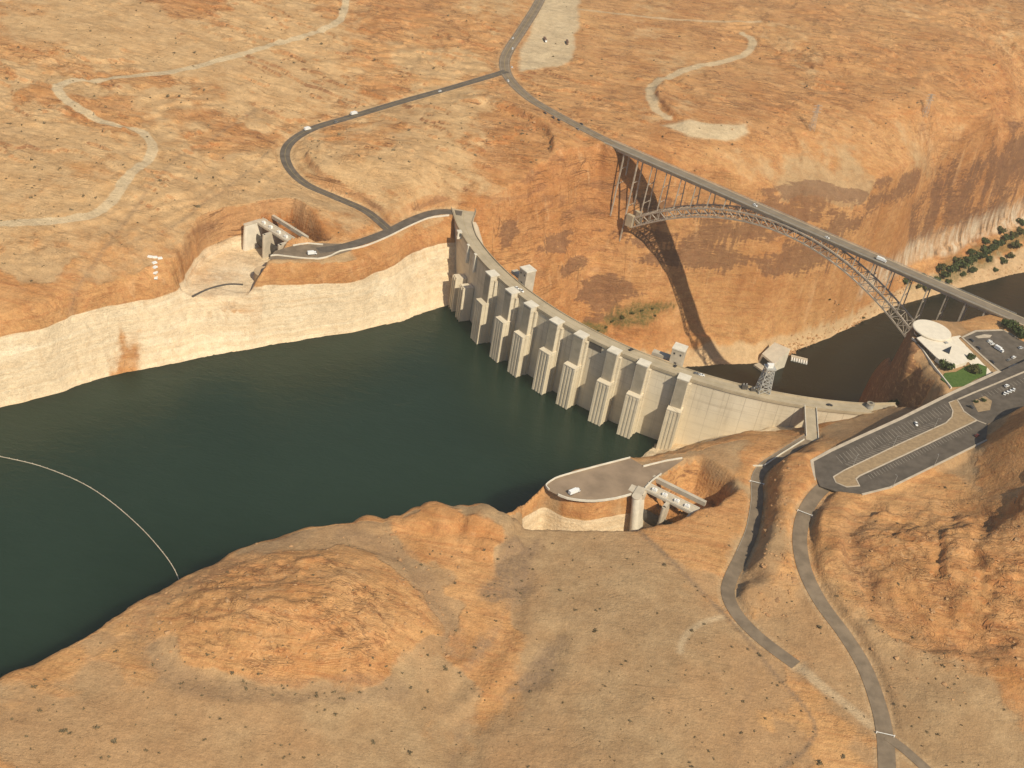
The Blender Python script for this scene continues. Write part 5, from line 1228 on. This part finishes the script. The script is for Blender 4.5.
for px, py, k, hd, lab in ((513, 38.5, W_, 65, 'white car highest on the highway beside the gravel lot'), (512.5, 49, WS, 75, 'larger white car on the highway bend beside the gravel lot'), (512, 67.5, W_, 95, 'white car at the road junction on the highway'), (508, 81, W_, -60, 'white car on the highway just below the junction'),
                       (545, 113.5, D_, -35, 'black car first in the line waiting on the highway'), (553, 118, D_, -35, 'black car second in the line waiting on the highway'), (558.5, 120.5, D_, -35, 'black car third in the line waiting on the highway'), (577.5, 129.5, ('car', 'grey'), -35, 'grey car on the highway nearest the bridge'), (581.5, 124.5, D_, -35, 'black car on the far lane of the highway near the bridge')):
    vehicle(k, px, py, hd, lab, 'ground', 'moving_car')
vehicle(('truck', 'white', 'white', 8.0), 307.5, 130, 15, 'white truck on the bend of the dark access road', 'ground', 'moving_truck')
vehicle(('truck', 'white', 'white', 9.0), 354, 114.5, 15, 'white truck with a long bed on the straight access road', 'ground', 'moving_truck')
vehicle(('car', 'grey', 1), 336, 122.5, 15, 'grey car just below the long white truck on the access road', 'ground', 'moving_car')
vehicle(W_, 440, 91.5, 18, 'white car on the access road close to the junction', 'ground', 'moving_car')
vehicle(('truck', 'white', 'brown', 13.0), 545, 41, -62, 'brown lorry with a white cab on the gravel lot', 'ground', 'parked_truck')
vehicle(('truck', 'brown', 'brown', 11.0), 567, 43.5, -75, 'all brown lorry at the edge of the gravel lot', 'ground', 'parked_truck')

# ---------------------------------------------------------------- plants
def leaf_mat(name, a, b):
    t = NT(name, 0.9, 0.15); t.color(t.mix(t.ramp(t.noise(t.pos, 0.9, 3, 0.6), 0.3, 0.7), a, b)); return t.m
M['leaf'] = leaf_mat('green_leaves', (0.045, 0.063, 0.02), (0.095, 0.118, 0.042)); M['scrub'] = leaf_mat('dry_scrub_leaves', (0.14, 0.105, 0.06), (0.23, 0.175, 0.10)); M['bark'] = simple('bark', (0.12, 0.085, 0.055), 0.9, 0.2, 2)
M['olive'] = leaf_mat('olive_leaves', (0.06, 0.062, 0.02), (0.105, 0.10, 0.035))
def crown(m, r, hgt, n, leaf, seed, z0=0.0):
    R = np.random.default_rng(seed); lobes = [(R.normal(0, r*0.5), R.normal(0, r*0.42), z0+hgt*R.uniform(0.3, 0.75), r*R.uniform(0.42, 0.68)) for _ in range(9)]
    for _ in range(n):
        lx, ly, lz, lr = lobes[R.integers(9)]; v = R.normal(0, 1, 3); v /= np.linalg.norm(v); q = lr*R.uniform(0.55, 1.05)
        p = np.array([lx, ly, lz])+v*[q, q, q*hgt/r*0.6]; p[2] = max(p[2], 0.05)
        a = R.normal(0, 1, 3); a /= np.linalg.norm(a); b = np.cross(a, v); b /= np.linalg.norm(b)+1e-6; s_ = leaf*R.uniform(0.6, 1.4)
        m.add([p-a*s_-b*s_*.6, p+a*s_-b*s_*.6, p+a*s_*.7+b*s_*.7, p-a*s_*.7+b*s_*.7], [(0, 1, 2, 3)])
BUSH = []
def bush(kind, p, s, label, group, cat='bush', name='green_bush'):
    o = copy_tree(BUSH[kind]) if BUSH[kind].get('used') else BUSH[kind]
    BUSH[kind]['used'] = 1
    o.location = p; o.scale = (s, s, s); o.rotation_euler = (0, 0, random.uniform(0, 6.28)); o.name = name; tag(o, label, cat, group); return o
for k in range(3):
    e = empty('green_bush', (0, 0, 0)); m = MB(); crown(m, 1.0, 1.25, 420, 0.16, 40+k, 0.1); m.build('crown', M['leaf'] if k != 1 else M['olive'], e)
    m = MB()
    for a in np.linspace(0, 6.28, 5)[:-1]: m.bar((0, 0, -0.1), (0.35*math.cos(a), 0.35*math.sin(a), 0.7), 0.06)
    m.build('trunk', M['bark'], e); BUSH.append(e)
def at(px, py): p = T(px, py); return (p[0], p[1], p[2]-0.3)
bush(0, at(944.5, 369), 5.6, 'large round dark tree beside the visitor centre wing', 'trees by the visitor centre', 'tree', 'round_tree')
bush(1, at(972, 371.5), 4.2, 'olive tree at the right end of the lawn', 'trees by the visitor centre', 'tree', 'round_tree'); bush(0, at(977, 373), 3.2, 'low green bush on the lawn beside the olive tree', 'trees by the visitor centre')
bush(2, at(969.5, 359), 3.8, 'dark tree standing between the wing roof and the paving', 'trees by the visitor centre', 'tree', 'round_tree')
for px, py, s, lab in ((1004, 325, 4.2, 'leftmost tree of the row behind the visitor car park'), (1010, 328, 5.6, 'second tree of the row behind the visitor car park'), (1016, 333, 5.2, 'third tree of the row behind the visitor car park'), (1021, 338, 5.8, 'tree of the row behind the car park nearest the right edge')):
    bush(random.randrange(3), at(px, py), s, lab, 'trees by the visitor centre', 'tree', 'round_tree')
for px, py, s in ((892, 405, 3.2), (897, 403.5, 2.6)): bush(1, at(px, py), s, 'low olive bush at the near end of the dam, %s' % ('nearest the tank' if px == 892 else 'furthest from the tank'), 'bushes at the near end of the dam')
bush(0, at(975.5, 402.5), 1.7, 'small green bush in the planted bed', 'plants in the bed'); bush(2, at(984, 401.5), 1.9, 'larger green bush in the planted bed', 'plants in the bed')
talus = ((905,283,4.5),(913,279,4),(921,280,5.5),(929,283,5),(936,281,4.5),(943,277,6.5),(951,272,7),(958,268,7.5),(966,264,7),(973,262,6),(979,258,6.5),(985,255,7),(992,250,6),(998,246,6.5),(1005,241,6),(1012,237,5.5),(1019,233,5.5),(1003,263,5),(995,272,4),(962,276,4),(947,284,4),(918,288,3.5),(1010,258,4.5),(934,288,3.2),(910,280,5),(940,270,5.5),(955,262,5),(970,254,5),(988,262,5),(1000,232,5),(1015,248,6),(1022,226,6),(985,243,5),(925,290,4),(972,272,5))
for px, py, s in talus: bush(random.randrange(3), at(px, py), s*1.15, 'dark green bush in the thicket on the far river bank', 'bushes on the far river bank')
for px, py, s in ((612, 322, 3), (622, 318, 3.4), (632, 314, 3), (642, 311, 2.6), (652, 309, 2.2), (606, 328, 2.4), (655, 316, 2), (598, 331, 2), (829, 300, 2.4), (863, 318, 2.6), (838, 305, 1.8)):
    bush(1, at(px, py), s*0.7, 'olive bush clinging to a ledge of the far canyon wall', 'bushes on the canyon wall ledges')
# desert scrub: the largest ones singly, the rest as ground cover
SHR = []
for k in range(4):
    m = MB(); crown(m, 1.0, 0.8, 46, 0.30, 70+k, 0.0); o = m.build('desert_shrub', M['scrub']); SHR.append(o)
cand = []
R = np.random.default_rng(5)
px_ = R.uniform(-20, 1044, 9000); py_ = R.uniform(300, 790, 9000)
for i in range(9000):
    p = None
    px, py = px_[i], py_[i]
    yb = np.interp(px, [-20, 0, 90, 180, 250, 330, 400, 500, 640, 740, 770, 815, 985, 1044], [715, 690, 645, 588, 560, 538, 532, 535, 536, 500, 560, 520, 470, 500])
    if py < yb+3: continue
    p = U(px, py, 12)
    for _ in range(4): p = U(px, py, h(p[0], p[1]))
    j = min(max(np.searchsorted(GY, p[1]), 0), NY-1); k = min(max(np.searchsorted(GX, p[0]), 0), NX-1)
    if road_d[j, k] < 4: continue
    dens = 0.2+0.25*sand[j, k]+1.4*dark[j, k]
    dens *= 0.35+1.3*float(vnoise(np.array([p[0]/30]), np.array([p[1]/30]), 77)[0])
    if R.uniform() > dens*0.36: continue
    s = float(np.clip(R.lognormal(-0.75, 0.5), 0.22, 1.6)); cand.append((s/np.linalg.norm(p-CO), s, p))
cand.sort(key=lambda c: -c[0])
first = [True]*4
for i, (_, s, p) in enumerate(cand[:300]):
    k = i % 4; o = SHR[k] if first[k] else SHR[k].copy()
    if not first[k]: COL.objects.link(o)
    first[k] = False
    o.location = (p[0], p[1], p[2]-0.05); o.scale = (s, s, s*R.uniform(.7, 1.1)); o.rotation_euler = (0, 0, R.uniform(0, 6.28))
    tag(o, 'small dry shrub dotted on the sandy ground of the near bank', 'shrub', 'desert shrubs on the near bank')
rest = [(s, p) for _, s, p in cand[300:]]
# far bank and slopes: sparser specks of scrub
for i in range(3400):
    px, py = R.uniform(0, 1024), R.uniform(0, 300)
    p = U(px, py, 30)
    for _ in range(5): p = U(px, py, h(p[0], p[1]))
    j = min(max(np.searchsorted(GY, p[1]), 0), NY-1); k = min(max(np.searchsorted(GX, p[0]), 0), NX-1)
    if TCAN[j, k] > 0.02 or road_d[j, k] < 4 or p[2] < 1 or R.uniform() > 0.16+0.35*sand[j, k]+(0.5 if 300 < px < 560 and 120 < py < 210 else 0): continue
    rest.append((float(np.clip(R.lognormal(-0.45, 0.45), 0.3, 1.6)), p))
vs, fs = [], []
for s, p in rest:
    for _ in range(9):
        c = np.array(p)+R.normal(0, 0.42*s, 3)*[1, 1, 0]+[0, 0, abs(R.normal(0.25, 0.22))*s]; a = R.normal(0, 1, 3)*0.36*s; b = R.normal(0, 1, 3)*0.36*s; q = len(vs)
        vs += [tuple(c-a-b), tuple(c+a-b), tuple(c+a+b), tuple(c-a+b)]; fs.append((q, q+1, q+2, q+3))
me_ = bpy.data.meshes.new('desert_scrub'); me_.from_pydata(vs, [], fs); me_.materials.append(M['scrub']); o = bpy.data.objects.new('desert_scrub', me_); COL.objects.link(o)
tag(o, 'sparse desert scrub dotting the ground', 'scrub', None, 'stuff')
# loose rocks: talus at the river and broken ledges
vs, fs = [], []
def rock(p, s):
    q = len(vs); t_ = [(1, 0, 0), (-.9, .2, 0), (0, 1, .1), (.1, -1, 0), (.1, .1, .8), (0, 0, -.6), (.6, .6, .4), (-.6, -.5, .5)]
    J = R.uniform(.6, 1.3, (8, 1))*np.array(t_)*s*[1, R.uniform(.6, 1.2), R.uniform(.6, 1.0)]; a = R.uniform(0, 6.28)
    for x, y, z in J: vs.append((p[0]+x*math.cos(a)-y*math.sin(a), p[1]+x*math.sin(a)+y*math.cos(a), p[2]+z*0.8))
    for f in ((0, 6, 4), (6, 2, 4), (2, 1, 4), (1, 7, 4), (7, 3, 4), (3, 0, 4), (0, 2, 6), (1, 3, 7), (0, 5, 2), (2, 5, 1), (1, 5, 3), (3, 5, 0)): fs.append(tuple(q+k for k in f))
for poly, n, smax in (([(775,362),(800,350),(850,328),(890,306),(915,292)], 420, 3.2), ([(915,294),(955,287),(990,278),(1024,271)], 160, 2.0)):
    P = np.array([U(x, y, RIVER_Z)[:2] for x, y in poly])
    for _ in range(n):
        i = R.integers(len(P)-1); c = P[i]+(P[i+1]-P[i])*R.uniform()+np.array([-0.7, 0.7])*abs(R.normal(2, 5)); rock((c[0], c[1], max(h(c[0], c[1]), RIVER_Z)), R.uniform(.5, smax)*R.uniform(.5, 1))
for _ in range(900):
    px, py = [(R.uniform(840, 1024), R.uniform(520, 700)), (R.uniform(480, 560), R.uniform(90, 150)), (R.uniform(640, 1024), R.uniform(20, 180)), (R.uniform(150, 460), R.uniform(530, 660)), (R.uniform(760, 800), R.uniform(460, 620))][R.integers(5)]
    p = T(px, py)
    j = min(max(np.searchsorted(GY, p[1]), 0), NY-1); k = min(max(np.searchsorted(GX, p[0]), 0), NX-1)
    if road_d[j, k] < 3 or TCAN[j, k] > .05: continue
    rock(p, np.clip(R.lognormal(-.2, .5), .3, 2.2))
me_ = bpy.data.meshes.new('loose_rocks'); me_.from_pydata(vs, [], fs)
rm = NT('loose_rock', 0.95, 0.15); rm.color(rm.mix(rm.ramp(rm.noise(rm.pos, 0.4, 4, .6), .3, .7), (0.34, 0.18, 0.085), (0.46, 0.28, 0.14))); me_.materials.append(rm.m)
o = bpy.data.objects.new('loose_rocks', me_); COL.objects.link(o); tag(o, 'loose sandstone rocks along the ledges and the river edge', 'rocks', None, 'stuff')
for e in BUSH+list(PROTO.values()):
    if 'used' in e: del e['used']
for o in list(bpy.data.objects):
    if 'used' in o: del o['used']
